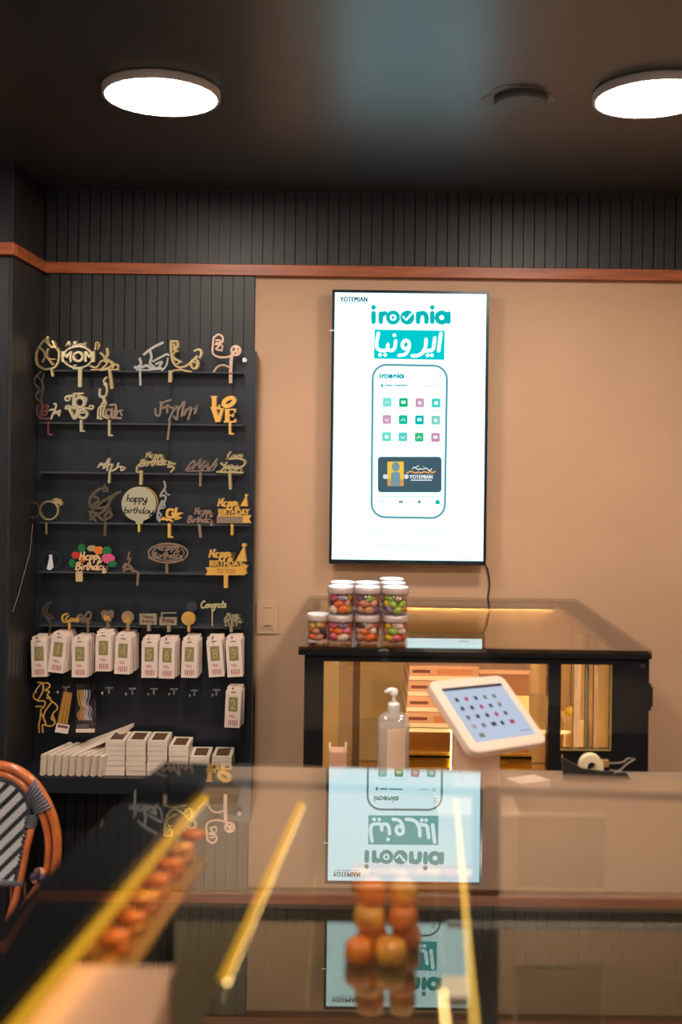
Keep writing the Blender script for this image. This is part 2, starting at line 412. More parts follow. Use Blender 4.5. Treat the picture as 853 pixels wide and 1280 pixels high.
# ------------------------------------------------------------------ television
YT = 3.435
tl = P(416, 362, YT); br = P(607.5, 708, YT); tr = P(612, 364.5, YT); bl = P(411, 703.5, YT)
tvx0, tvx1 = (tl.x + bl.x) / 2, (tr.x + br.x) / 2; tvz1, tvz0 = (tl.z + tr.z) / 2, (bl.z + br.z) / 2
tv = empty('television', ((tvx0 + tvx1) / 2, YT, tvz0), 'tall portrait television showing a phone app advert on the beige wall', 'television')
MB().box(tvx0, tvx1, YT + .004, YT + .03, tvz0, tvz1).box(tvx0 + .06, tvx1 - .06, YT + .03, YW - .003, tvz0 + .1, tvz1 - .1).build('casing', M_blackp, tv)
b_ = .0095
fr = MB(); fr.box(tvx0, tvx1, YT - .002, YT + .004, tvz1 - b_, tvz1); fr.box(tvx0, tvx1, YT - .002, YT + .004, tvz0, tvz0 + b_ * 1.6)
fr.box(tvx0, tvx0 + b_, YT - .002, YT + .004, tvz0 + b_ * 1.6, tvz1 - b_); fr.box(tvx1 - b_, tvx1, YT - .002, YT + .004, tvz0 + b_ * 1.6, tvz1 - b_)
fr.build('bezel', mat('bezel', (.006, .012, .018), .2), tv)
MB().box(tvx0 + b_, tvx1 - b_, YT + .002, YT + .0038, tvz0 + b_ * 1.6, tvz1 - b_).build('screen', emit('screen_white', (.62, .93, 1.0), TVE), tv)
pz = P(414.6, 413, YT - .003); MB().box(pz.x - .006, pz.x + .008, YT - .004, YT - .002, pz.z - .002, pz.z + .002).build('status_light', emit('status', (1, .95, .95), .8), tv)
GY = YT + .0006; GT = .0012
def em(r, g, b, s=1.0): return emit('screen_%d_%d_%d' % (r, g, b), lin((r, g, b)), s)
teal = em(8, 178, 178); teal2 = em(40, 160, 168)
def gp(): return Px(GY, GT)
# logo
p = gp(); lw = 5.2
def logo(p, ox, oy, s, lw, k=0):
    T = lambda x, y: (ox + (x - 466.9) * s, oy + (y - 404) * s)
    L = lambda pts, sm=True: p.line([T(*q) for q in pts], lw * s, k, sm)
    L([(466.9, 391), (466.9, 402)], False); p.disc(*T(466.9, 383.9), 2.9 * s, k=k)
    L([(476, 391.5), (476, 402)], False); L([(476, 396), (478.4, 392.2), (482, 391.4)])
    p.line([T(*q) for q in circ(491.4, 396.6, 6.5)], lw * .82 * s, k, False, False)
    p.disc(*T(509.2, 396.6), 8.9 * s, k=k)
    L([(522.6, 391.5), (522.6, 402)], False); L([(522.6, 397), (525, 391.8), (530.5, 391.6), (533, 396), (533, 402)])
    L([(540.4, 391), (540.4, 402)], False); p.disc(*T(540.4, 383.9), 2.9 * s, k=k)
    L([T2 for T2 in circ(552.2, 396.6, 6.0)][:-1] + [(558.2, 396.6)], False); L([(560.6, 391.5), (560.6, 402)], False)
logo(p, 467.2, 404.3, 1, 5.8)
p.disc(491.6, 396.9, 1.8)
p.build('logo_lettering', teal, tv)
p = Px(YT + .0001, .0004); p.line([(504.3, 396), (508, 400), (514.6, 392.4)], 2.6, 0, False); p.build('check_mark', emit('screen_letters_white', (.62, .93, 1), TVE), tv)
# teal box with Persian lettering
p = gp(); p.poly([(468.6, 412), (556.2, 413.4), (555.6, 449.8), (467.8, 448.2)]); p.build('name_panel', em(0, 196, 200), tv)
p = Px(YT + .0001, .0005)
q = lambda L: [(400 + x / 3.709, 350 + y / 3.709) for x, y in L]
for L, wd in (([(562, 248), (556, 290), (551, 328)], 4.6), ([(534, 268), (529, 300), (524, 322), (500, 328), (480, 327)], 4.4),
              ([(493, 275), (490, 310), (478, 336), (452, 350), (428, 351)], 4.4), ([(412, 312), (392, 318), (382, 300), (396, 280), (414, 290), (412, 320), (396, 344), (366, 350)], 4.2),
              ([(352, 282), (348, 312), (336, 326), (316, 322), (316, 296), (312, 322), (290, 327), (268, 318), (264, 290), (272, 246)], 4.4)):
    p.line(q(L), wd)
for x, y in ((520, 349), (500, 349), (303, 347), (279, 347), (346, 256)): xx, yy = q([(x, y)])[0]; p.disc(xx, yy, 2.4)
p.build('persian_lettering', emit('screen_letters_white', (.62, .93, 1), TVE), tv)
# corner company name
p = gp(); [block(p, 'YOTEMIAN', 425.3 + d, 371, 458.9 + d, 377.2, 0, flat=True, space=1.12) for d in (0, .35, .7)]; p.build('company_lettering', em(12, 34, 50), tv)
p = gp()
for i in range(7): p.rect(428 + i * 4.4, 378.3, 431.4 + i * 4.4, 379.2)
p.build('small_print', em(150, 190, 200), tv)
# phone outline
p = gp()
xl, xr, yt, yb, rr = 466.2, 559, 456, 646.5, 17
path = [(xl - 1.5, yb - rr)] + [(xl, yt + rr)] + [(xl + rr - rr * math.cos(math.radians(a)), yt + rr - rr * math.sin(math.radians(a))) for a in range(15, 90, 15)] + [(xl + rr, yt), (xr - rr, yt + 1)] + \
       [(xr - rr + rr * math.sin(math.radians(a)), yt + 1 + rr - rr * math.cos(math.radians(a))) for a in range(15, 90, 15)] + [(xr, yt + rr + 1), (xr - 2.5, yb - rr + 1)] + \
       [(xr - 2.5 - rr + rr * math.cos(math.radians(a)), yb + 1 - rr + rr * math.sin(math.radians(a))) for a in range(15, 90, 15)] + [(xr - 2.5 - rr, yb + 1), (xl - 1.5 + rr, yb)] + \
       [(xl - 1.5 + rr - rr * math.sin(math.radians(a)), yb - rr + rr * math.cos(math.radians(a))) for a in range(15, 90, 15)] + [(xl - 1.5, yb - rr)]
p.line(path, 2.5, 0, False); p.build('phone_outline', em(92, 150, 158), tv)
p = gp(); logo(p, 475.4, 472.6, .31, 6.0); p.build('app_title', em(30, 160, 170), tv)
p = gp(); [p.rect(549, y, 553.4, y + .7) for y in (466.5, 469, 471.5)]; p.build('menu_icon', em(110, 130, 135), tv)
p = gp(); p.disc(477.8, 481.5, 1.7); p.poly([(476.4, 482.3), (479.2, 482.3), (477.8, 485)]); p.rect(482, 480.9, 491, 482.6); p.rect(493, 481, 510, 482.6); p.build('location_line', em(90, 170, 175), tv)
p = gp(); p.line(circ(549, 482.2, 1.8, n=12), .6, 0, False); p.rect(531, 482, 544, 482.8); p.build('search_icon', em(190, 195, 200), tv)
cols = [[(120, 222, 210), (20, 176, 112), (205, 150, 180), (70, 205, 195)], [(205, 150, 180), (20, 185, 155), (0, 180, 175), (125, 205, 190)], [(100, 215, 195), (90, 205, 195), (60, 185, 130), (200, 135, 170)]]
for r in range(3):
    for c in range(4):
        x = 484.2 + c * 20.4 - r * .35; y = 502.8 + r * 21.5 + c * .3
        p = gp(); p.rect(x - 5.4, y - 5.6, x + 5.4, y + 5.6, r=1.8); ic = p.build('app_icon', em(*cols[r][c]), tv)
        g = Px(YT + .0001, .0005)
        kx = (r * 4 + c) % 5
        if kx == 0: g.line([(x - 2.5, y + 1.5), (x, y - 1.5), (x + 2.5, y + 1.5)], 1.1, 0, False)
        elif kx == 1: g.rect(x - 2.8, y - 1.4, x + 2.8, y + 1.6, r=.8); g.disc(x - 1.6, y - 2, .9); g.disc(x + 1.6, y - 2, .9)
        elif kx == 2: g.disc(x, y + .2, 2.4)
        elif kx == 3: g.rect(x - 2.4, y - 2.2, x + 2.6, y + 2.4, r=1); 
        else: g.line([(x - 2.4, y - .6), (x, y + 2), (x + 2.4, y - .6)], 1.2, 0)
        g.build('icon_symbol', em(225, 245, 245), ic)
        g = gp(); g.rect(x - 5.5, y + 9, x - .5, y + 9.8); g.rect(x + .3, y + 9, x + 5, y + 9.8); g.build('icon_caption', em(190, 200, 205), tv)
# banner
p = gp(); p.rect(472.6, 571, 552.2, 615.4, r=4); ba = p.build('banner', em(66, 92, 104), tv)
g = Px(YT + .0001, .0005); g.rect(484.5, 577, 505, 607, k=0, r=1); g.rect(484.5, 599, 505, 607.6, 1, r=1); g.build('banner_panel', [em(238, 196, 70), em(214, 150, 86)], ba)
g = Px(YT - .0004, .0004); g.rect(489, 590, 500.5, 608, 0, r=3); g.disc(495, 583.5, 5, 6, 0); g.rect(479, 593, 485, 598.5, 1, r=2); g.rect(505.5, 593, 511, 598.5, 1, r=2); g.build('banner_shape', [em(120, 150, 160), em(210, 222, 228)], ba)
g = Px(YT + .0001, .0005); [block(g, 'YOTEMIAN', 512 + d, 593.6, 540.4 + d, 598.4, 0, flat=True, space=1.12) for d in (0, .35, .7)]; g.rect(514, 599.6, 540, 600.8)
g.line([(540, 586), (537, 588), (533, 585), (530, 586.5), (526, 586), (522, 586.5), (518, 584), (516, 586)], 1.1); g.line([(524, 582), (520, 584)], .9); g.disc(530, 583.5, .6); g.build('banner_lettering', em(228, 238, 242), ba)
g = Px(YT + .0001, .0005); g.line([(544, 589), (541, 591), (538, 589), (535, 591), (531, 589.6), (527, 591), (523, 590.4), (519, 591), (514, 589.4), (509, 591)], 1.6); g.disc(538, 592.6, .7); g.disc(524, 587.8, .7); g.build('banner_orange_line', em(240, 170, 90), ba)
p = gp(); p.rect(474, 620, 549, 620.6); p.rect(476.5, 625.5, 480.5, 626.5); p.rect(476.5, 628, 479, 629); p.rect(499, 625.5, 504, 629); p.disc(524.5, 627.3, 2.2); p.build('tab_icons', em(130, 160, 160), tv)
p = gp(); p.disc(547.3, 627.6, 2.8); p.rect(544.6, 627.6, 550, 630.2); p.build('home_tab_icon', em(20, 180, 170), tv)
p = gp()
for x0, x1, y in ((462, 478, 663.5), (519, 553, 666.5), (472, 487, 681), (493, 511, 682.5), (514, 545, 683.5)):
    p.line([(x0 + (x1 - x0) * t / 8, y + (1.2 if t % 2 else -1)) for t in range(9)], .9)
p.rect(575.5, 697, 588, 698.4)
tag(p.build('faint_lettering', em(208, 220, 226), tv), kind='stuff')
tag(MB().tube([P(604, 700, YW - .012), P(610, 712, YW - .008), P(612, 724, YW - .006), P(612.4, 734, YW - .006), P(610.5, 744, YW - .006), P(608, 770, YW - .006), P(606, 840, YW - .006)], .0028, 8).build('power_cord', M_blackp), 'thin black power cord hanging under the television', 'cord')

# ------------------------------------------------------------------ topper rack
YBD = 3.42
p0 = P(44, 470, YBD); bx0 = XC - .002; bx1 = P(318, 640, YBD).x; bz1 = P(190, 437.5, YBD).z; ld = P(170, 972, 3.26)
rack = empty('display_rack', ((bx0 + bx1) / 2, YBD, ld.z - .05), 'tall black display board with thin shelves beside the beige wall', 'rack')
MB().box(bx0, bx1, YBD, YW - .02, ld.z - .05, bz1).build('board', M_board, rack)
MB().box(bx0, bx1, 3.25, YBD, ld.z - .05, ld.z).build('ledge', M_board, rack)
YS = 3.358
SH = {1: 463.5, 2: 529, 3: 591, 4: 654, 5: 715.5, 6: 782.5}
shz = {}
for k, yy in SH.items():
    z = P(190, yy, YS).z; shz[k] = z
    a = P(48, yy, YS).x + .004; b = P({1: 303, 2: 304, 3: 303, 4: 312, 5: 305, 6: 301}[k], yy, YS).x
    MB().box(max(a, XC + .002), b, YS, YBD, z - .006, z).build('shelf', mat('shelf_black', (.05, .052, .058), .16), rack)
p = Px(YBD - .012, .012); p.disc(306, 450, 2.9); p.build('standoff_screw', M_steel, rack)
p = Px(YBD - .002, .002); p.rect(170, 897.2, 184, 898.2); p.build('slot_mark', M_blackg, rack)

M_twin = mat('twin_gold_shaded', (.34, .24, .13), .32, 1.0)  # gold darkened in its colour to stand for shade on copies behind
def topper(label, fn, ms, stick=None, Y=YS - .0035, th=.003, foot=False, smat=None, grp='gold cake toppers on the black shelves'):
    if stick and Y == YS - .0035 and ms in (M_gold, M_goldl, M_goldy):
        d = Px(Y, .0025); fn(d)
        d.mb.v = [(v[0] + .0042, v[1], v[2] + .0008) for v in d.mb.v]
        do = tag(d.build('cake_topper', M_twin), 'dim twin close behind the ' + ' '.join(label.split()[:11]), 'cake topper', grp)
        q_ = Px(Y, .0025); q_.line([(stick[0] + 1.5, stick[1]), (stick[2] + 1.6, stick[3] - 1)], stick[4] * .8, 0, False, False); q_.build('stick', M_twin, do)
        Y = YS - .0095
    p = Px(Y, th); fn(p); o = p.build('cake_topper', ms); tag(o, label, 'cake topper', grp)
    o['front'] = Y
    if stick:
        x0, y0, x1, y1, wd = stick
        s = Px(Y, th * .9); s.line([(x0, y0), (x1, y1)], wd, 0, False, False)
        if foot: s.line([(x1, y1 - 1), (x1 + 5, y1 - .6)], 2.2, 0, False, False)
        s.build('stick', smat or (ms[0] if isinstance(ms, list) else ms), o)
    return o
def crop(ox, oy, s): return lambda L: [(ox + x / s, oy + y / s) for x, y in L]
def strokes(lst, T):
    def fn(p):
        for L, wd in lst: p.line(T(L), wd)
    return fn
A = crop(35, 410, 6.093)
topper('dark gold crescent ring topper at the far left of the top shelf', strokes([
    ([(150, 70), (100, 120), (60, 200), (70, 280), (130, 318)], 2.2), ([(185, 100), (205, 140), (235, 185), (230, 250), (200, 300), (130, 315)], 2.4), ([(120, 90), (160, 130), (190, 150)], 2.0),
    ([(145, 65), (150, 110), (180, 150), (205, 120)], 1.8), ([(150, 160), (140, 210), (165, 250), (190, 280)], 2.2), ([(120, 200), (160, 235), (205, 238)], 1.4), ([(90, 150), (130, 200), (110, 260)], 1.8)], A), M_gold, (64, 462, 66, 471, 2.6))
topper('dark filigree topper hanging below the far left end of the top shelf', strokes([([(100, 330), (60, 370), (50, 420), (80, 460), (60, 520), (90, 560)], 1.8), ([(60, 360), (100, 400), (110, 460), (70, 500)], 1.6), ([(120, 350), (110, 400), (120, 450), (100, 540)], 1.6)], A), M_dkgold)
def mom(p):
    p.line(A(circ(378, 222, 112, 82)), 1.9, 0, False); block(p, 'MOM', 77, 438.8, 118, 452.8, .035)
    cursive(p, 'A Best', 82, 107, 432.5, 2.9, 1.1, .2, 0); cursive(p, 'Ever', 91, 105, 461.8, 2.7, 1.1, .1)
topper('pale gold oval topper with the word MOM on the top shelf', mom, M_goldl, (99.8, 461, 99.8, 484, 4.6), foot=False)
topper('gold interlaced calligraphy topper right of the MOM topper', strokes([
    ([(510, 165), (520, 110), (540, 130), (530, 160)], 1.6), ([(600, 160), (605, 205), (580, 240), (640, 265), (620, 300), (560, 320)], 3.0), ([(470, 290), (520, 300), (560, 250), (600, 270), (560, 310)], 2.0),
    ([(550, 190), (590, 230), (620, 250)], 2.0), ([(640, 310), (660, 275), (685, 290), (680, 318)], 2.2), ([(480, 318), (560, 316), (690, 318)], 1.8)], A), M_gold, (136.6, 462, 140, 486, 3.6))
B = crop(165, 410, 5.331)
topper('dull silver calligraphy topper with a long slanted stroke', strokes([
    ([(80, 175), (140, 130), (205, 98)], 3.0), ([(120, 150), (130, 195), (120, 235), (150, 262)], 3.0), ([(20, 262), (60, 262), (100, 250), (130, 270), (180, 268), (200, 272)], 3.4), ([(52, 205), (60, 240), (40, 262)], 3.2),
    ([(140, 222), (190, 195), (230, 175), (245, 180)], 2.4), ([(160, 240), (200, 225), (180, 260)], 2.6), ([(240, 200), (228, 250), (200, 285)], 1.8), ([(30, 278), (110, 280), (180, 272)], 2.0)], B), M_silver, (175, 460, 175.6, 482, 2.8))
topper('gold calligraphy topper with a bowl-shaped sweep and two loops', strokes([
    ([(260, 85), (258, 130), (262, 180), (275, 230), (310, 262), (360, 252), (400, 220), (430, 190)], 2.4), ([(262, 90), (300, 90), (300, 130), (270, 140), (300, 155)], 2.2), ([(275, 105), (290, 150), (270, 190), (325, 228)], 1.8), ([(280, 210), (320, 222), (300, 240)], 1.6),
    (circ(416, 240, 24, 32), 2.0), ([(415, 152), (445, 142), (462, 165), (450, 198)], 2.2), ([(400, 220), (430, 240), (420, 270)], 1.5), ([(310, 260), (335, 280), (390, 292)], 1.9), ([(262, 295), (280, 282), (330, 280)], 1.7)], B), M_gold, (213, 463, 212.4, 478, 4.2))
topper('copper calligraphy topper with a tall twisted head at the right end of the top shelf', strokes([
    ([(545, 60), (540, 110), (538, 165), (570, 190), (620, 195), (665, 180), (700, 130)], 2.3), ([(550, 60), (575, 42), (605, 60), (600, 95), (560, 100)], 2.2), ([(560, 80), (590, 85), (580, 120), (560, 140), (600, 150)], 2.0), ([(555, 110), (600, 115), (602, 140)], 1.6),
    (circ(692, 150, 30, 30), 2.6), ([(670, 160), (710, 150)], 2.4), ([(690, 130), (700, 165)], 2.4), ([(665, 185), (660, 240), (658, 300)], 4.0), ([(545, 292), (570, 258), (610, 246), (650, 262)], 2.0)], B), M_copper, (288.4, 463, 288.4, 479, 4.4))
D = crop(35, 480, 6.093)
topper('dark red-brown calligraphy topper at the left of the second shelf', strokes([([(75, 160), (65, 210), (90, 250), (150, 268)], 1.6), ([(100, 120), (110, 180), (90, 220), (140, 200)], 2.2), ([(120, 180), (150, 160), (140, 230), (100, 235)], 2.4), ([(90, 262), (170, 262)], 2.0)], D), mat('red_bronze', (.30, .10, .07), .35, .8), (60, 527, 60.6, 544, 2.2), foot=True)
topper('small gold lettered topper beside the dark red-brown one', strokes([([(200, 150), (215, 165), (185, 240), (175, 265)], 2.6), ([(165, 200), (195, 195), (240, 240)], 2.4), ([(205, 225), (245, 200), (235, 240)], 2.2)], D), M_goldl)
topper('pale gold topper of stacked curly letters left on the second shelf', strokes([
    ([(345, 75), (415, 72)], 2.4), ([(285, 105), (300, 92), (345, 95), (345, 150)], 2.6), (circ(300, 112, 18, 16), 2.0), ([(350, 90), (345, 160)], 3.2), (circ(392, 140, 34, 36), 3.0), ([(380, 90), (440, 110), (430, 160)], 2.4), ([(285, 185), (300, 165), (360, 190)], 2.4), ([(290, 190), (370, 175), (480, 190)], 2.2),
    ([(315, 190), (355, 262), (380, 190)], 3.8), (circ(415, 228, 34, 32, -30, 300), 3.2), ([(385, 222), (445, 215)], 2.2), (circ(480, 178, 15, 14), 1.8)], D), M_goldl, (101.4, 525, 101.4, 539.6, 3.4), foot=True)
topper('tall narrow pale gold calligraphy topper on the second shelf', strokes([([(580, 0), (600, 30), (590, 90), (550, 95)], 2.2), ([(545, 40), (545, 90), (575, 110), (570, 150)], 2.2), ([(575, 100), (590, 160), (540, 180), (530, 262)], 2.2), ([(560, 150), (550, 250)], 2.0), ([(580, 180), (570, 240), (610, 262)], 2.2), ([(595, -50), (575, -20), (600, 5)], 2.0), ([(530, 262), (560, 266)], 1.8)], D), M_goldl, (136.4, 525, 136.4, 545, 2.8), foot=True)
topper('low bronze lettered topper beside the tall narrow one', strokes([(circ(615, 220, 22, 26), 2.4), ([(640, 190), (640, 260)], 2.2), ([(625, 160), (670, 165), (655, 260)], 2.6), ([(650, 210), (720, 200)], 1.8), ([(680, 210), (670, 255), (710, 260)], 2.4), ([(700, 205), (715, 240)], 2.0)], D), M_copper)
G = crop(165, 480, 5.331)
topper('tilted dark bronze script topper on the second shelf', strokes([([(155, 165), (160, 205), (185, 205), (200, 130), (260, 105)], 2.4), ([(190, 120), (200, 160), (230, 150), (235, 190)], 2.6), ([(235, 140), (270, 160), (290, 140), (265, 200), (245, 240)], 2.4), ([(275, 180), (305, 150), (300, 235), (280, 215)], 2.4), ([(310, 170), (350, 115), (330, 215), (365, 165), (350, 205)], 2.4), ([(360, 180), (395, 155), (375, 235)], 2.4), ([(385, 205), (410, 165), (400, 205), (438, 130), (420, 195)], 2.4)], G), mat('dim_copper', (.36, .25, .19), .34, 1.0), (212.4, 526, 209.6, 550, 2.8))
def love(p):
    f = lambda L: G(L)
    for a, b, c, d in ((533, 80, 560, 160), (525, 80, 566, 88), (525, 152, 585, 162), (576, 138, 586, 162)): (x0, y0), (x1, y1) = G([(a, b), (c, d)]); p.rect(x0, y0, x1, y1)
    cx, cy = G([(645, 120)])[0]; R = 8.6; a_ = circ(cx, cy, 9.4, 8.2, -25, 335, 22); p.line([(cx + 7.2 * math.cos(t) * .86 + 4.4 * math.sin(t) * .5, cy + 4.4 * math.sin(t) * .86 - 7.2 * math.cos(t) * .5) for t in [2 * PI * i / 26 for i in range(27)]], 5.0, 0, False, False)
    p.line(G([(545, 168), (572, 252)]), 5.6, 0, False, False); p.line(G([(600, 168), (576, 252)]), 3.6, 0, False, False); p.rect(*G([(527, 162)])[0], *G([(612, 170)])[0])
    for a, b, c, d in ((620, 165, 648, 255), (622, 165, 690, 175), (640, 204, 676, 214), (612, 246, 692, 257), (680, 165, 690, 190), (682, 232, 692, 257), (668, 196, 676, 222)): (x0, y0), (x1, y1) = G([(a, b), (c, d)]); p.rect(x0, y0, x1, y1)
topper('yellow gold LOVE topper with slanted O at the right of the second shelf', love, M_goldy, (287.4, 528, 287.4, 543, 2.6), foot=True)
I = crop(110, 555, 3.967)
topper('small pale gold calligraphy topper on the third shelf', strokes([([(50, 115), (65, 95), (80, 110), (105, 70), (95, 130)], 2.2), ([(60, 105), (100, 95)], 1.8), ([(75, 120), (120, 100), (110, 135), (140, 120), (150, 95)], 2.2), ([(130, 130), (160, 110), (165, 132), (182, 120), (165, 112)], 2.0)], I), M_goldl, (137, 588, 136.2, 604, 2.6))
def hbarch(p):
    cursive(p, 'Happy', 182, 206, 572, 3.6, 1.7, .2, 0); cursive(p, 'Birthday', 174, 216, 583, 4.2, 1.9, .2, -3)
    p.line(I([(240, 135), (250, 105), (300, 90), (380, 85), (430, 100)]), 2.2); p.line(I([(240, 120), (245, 140), (262, 135)]), 2); p.line(I([(410, 138), (425, 120), (405, 105)]), 2)
topper('arched gold Happy Birthday topper on the third shelf', hbarch, M_gold, (176.4, 588, 176, 606, 4.0))
topper('dull bronze script topper on the third shelf', strokes([([(485, 130), (510, 95), (530, 85), (520, 125)], 2.4), ([(500, 125), (540, 100), (560, 72), (550, 120), (580, 85)], 2.4), ([(560, 130), (590, 100), (600, 75), (595, 130), (640, 75)], 2.4), ([(600, 120), (640, 95), (620, 130)], 2.2), ([(490, 134), (610, 132)], 1.6)], I), mat('dim_copper', (.36, .25, .19)), (250.6, 590, 250.6, 608, 3.2))
def lym(p):
    cursive(p, 'Love', 283, 302, 574, 4.6, 1.8, .25, -1); cursive(p, 'You', 275, 298, 585.5, 4.0, 1.9, .1, 0); block(p, 'MOM', 281, 582, 302, 590, .03)
    p.line(I([(700, 75), (745, 72), (778, 85), (768, 110), (740, 120)]), 2.0); p.line(I([(640, 138), (765, 142)]), 2.4)
topper('gold Love You Mom topper at the right end of the third shelf', lym, M_gold, (287, 591, 288, 612, 3.2))
J = crop(25, 600, 5.687)
def ring(cx, cy, r):
    return lambda p: p.line(circ(cx, cy, r, n=28), 1.6, 0, False)
topper('dark ring-shaped topper left of the fourth shelf', ring(40.5, 637.5, 9.6), M_dkgold)
def ring2(p):
    p.line(circ(61, 638, 11.4, n=28), 1.7, 0, False)
    for i in range(7): a = -1.9 + i * .33; p.line([(70 + 2 * math.cos(a), 629), (71.5 + 6 * math.cos(a), 628.5 + 5 * math.sin(a))], 1.3, 0, False)
    p.line([(66, 624.5), (70, 623), (77, 627), (77.5, 630.5), (72.5, 632.5), (66, 624.5)], 1.4, 0, False); p.line([(67, 627), (76, 630)], 1.4, 0, False)
topper('gold diamond ring shaped topper on the fourth shelf', ring2, M_gold, (57.6, 653, 57.6, 668, 1.6))
topper('large dark bronze swirl topper on the fourth shelf', strokes([
    ([(570, 60), (510, 110), (495, 170), (540, 190), (590, 150), (710, 85)], 3.4), ([(520, 110), (560, 140), (530, 170), (500, 190)], 3.0), ([(500, 190), (560, 200), (620, 185), (650, 130), (690, 90)], 3.6), ([(495, 225), (560, 240), (600, 215), (640, 200), (600, 260)], 3.6), ([(500, 280), (550, 250), (590, 285), (650, 255), (640, 225)], 3.4), ([(520, 210), (500, 250), (540, 290)], 3.0), ([(585, 65), (605, 45), (625, 75), (590, 80)], 2.4), ([(600, 30), (605, 60)], 1.8)], J), M_dkgold, (132, 652, 131, 670, 3.6), foot=False)
# round birthday disc
Y0 = YS - .0035
o = topper('round pale gold disc topper reading Happy Birthday in black script', lambda p: (p.disc(173.6, 630, 21.6, 21.6, n=40), p.poly([(169, 650), (179, 650), (178, 655), (170, 655)])), M_goldl, (173.6, 654, 173.6, 665, 2.6), smat=mat('stick_yellow', lin((205, 185, 60)), .3))
g = Px(o['front'] - .0009, .0006); cursive(g, 'happy', 158, 184, 627, 4.6, 1.3, .15, 0); cursive(g, 'birthday', 155, 192, 641, 4.0, 1.2, .15, 1); g.build('script_lettering', M_blackp, o)
topper('yellow gold disc topper half hidden behind the round birthday disc', lambda p: p.disc(176.8, 629, 21, 21, n=40), M_goldy, Y=YS + .006)
K = crop(165, 600, 5.331)
topper('tall thin pale gold topper right of the birthday disc', strokes([([(215, 10), (222, 50), (195, 90), (190, 110)], 2.4), ([(215, 60), (230, 90), (250, 100)], 1.8), ([(190, 100), (225, 110), (215, 150), (200, 175)], 2.4), ([(200, 140), (180, 190), (170, 250), (185, 275)], 2.6), ([(170, 215), (195, 230), (175, 260)], 2.0), ([(190, 190), (220, 180), (210, 140)], 1.8)], K), M_silver)
topper('small bright gold lettered topper on the fourth shelf', strokes([([(275, 200), (240, 200), (235, 245), (275, 245), (270, 220)], 3.2), ([(295, 190), (285, 250)], 3.0), ([(270, 225), (330, 222)], 2.2), ([(310, 225), (290, 260), (320, 250)], 2.8), ([(190, 262), (240, 262), (270, 275)], 2.2), ([(205, 250), (235, 270)], 1.8)], K), M_goldy, (211.6, 654, 211.6, 672, 3.6), foot=True)
def hb2(p):
    cursive(p, 'Happy', 243, 267, 643, 4.4, 1.8, .2, -1); cursive(p, 'Birthday', 234, 268, 653, 4.0, 1.8, .2, 0)
topper('bronze two-line Happy Birthday script topper on the fourth shelf', hb2, M_copper, (249, 655, 251, 672, 3.6), foot=False)
def hat(p, x, y, s, k=0):
    p.poly([(x + 5 * s, y), (x + 7.4 * s, y + 16 * s), (x - 3.4 * s, y + 15 * s)], k); p.disc(x + 5 * s, y - .4 * s, 2.2 * s, k=k, n=8)
def hb3(p):
    cursive(p, 'Happy', 272, 300, 633, 5.0, 2.0, .2, -1); hat(p, 303.5, 619.5, .85)
    block(p, 'BIRTHDAY', 273, 636, 312, 644, .03); p.line([(272, 645), (304, 645)], 1.4, 0, False, False)
topper('gold Happy Birthday topper with party hat on the fourth shelf', hb3, M_goldy, (290, 655, 290, 669, 2.8))
for kx, ob in enumerate([1]):
    o = bpy.data.objects[-1] if False else None
topper('copper striped plaque with a gold ribbon end under the fourth shelf party hat', lambda p: (p.rect(271, 646, 304, 654, 0), p.poly([(304, 644), (314.5, 644), (311.6, 649), (314.5, 653.8), (303, 653.8)], 1)), [M_copper, M_goldy], Y=YS - .007)
# fifth shelf
o = topper('white necktie shaped topper on a black collar', lambda p: p.poly([(61, 693.5), (65.6, 693.5), (64.8, 696), (66.8, 709), (62.6, 713), (58.4, 711.4), (61.6, 697)]), mat('satin_white', (.72, .70, .72), .3))
p = Px(YS - .001, .002); p.line([(50, 698), (57, 690), (70, 691), (76, 700), (70, 709), (56, 709), (50, 698)], 3.2); p.build('collar', M_blackp, o)
L5 = crop(35, 665, 5.883)
def flor(p):
    for x, y, r1, r2, k in ((350, 170, 28, 24, 1), (325, 228, 22, 30, 2), (395, 120, 26, 32, 2), (580, 140, 34, 32, 2), (620, 235, 32, 22, 2), (400, 195, 26, 26, 3), (520, 135, 34, 28, 3), (590, 195, 46, 34, 4), (470, 120, 34, 22, 0)):
        (cx, cy), = L5([(x, y)])
        for j in range(6):
            a = j * PI / 3 + k; p.disc(cx + r1 / 5.883 * .5 * math.cos(a), cy + r2 / 5.883 * .5 * math.sin(a), r1 / 5.883 * .6, r2 / 5.883 * .6, k, 10)
o = topper('colourful floral Happy Birthday topper with red, orange, pink flowers and green leaves', flor, [M_gold, mat('red', lin((205, 50, 40)), .4), mat('leaf', lin((22, 110, 60)), .4), mat('orange', lin((226, 112, 40)), .4), mat('pink', lin((214, 84, 130)), .4)], (99, 714, 99, 727, 8.5), Y=YS - .002, smat=mat('stick_wood', lin((205, 175, 120)), .5))
g = Px(YS - .0055, .003); cursive(g, 'Happy', 99, 128, 700, 5.0, 1.9, .15, -1); cursive(g, 'Birthday', 94, 134, 712, 4.6, 1.9, .15, 0); g.build('script_lettering', mat('goldpink', lin((240, 196, 140)), .4, .2), o)
topper('small copper figure topper in the middle of the fifth shelf', strokes([([(745, 150), (735, 200), (755, 190), (740, 230)], 2.0), ([(700, 260), (720, 235), (760, 260), (770, 290)], 3.0), ([(705, 285), (740, 270), (800, 292)], 2.2), ([(720, 250), (700, 290)], 2.0)], L5), M_copper, (173, 715, 171.6, 732, 3.0))
M5 = crop(175, 665, 5.687)
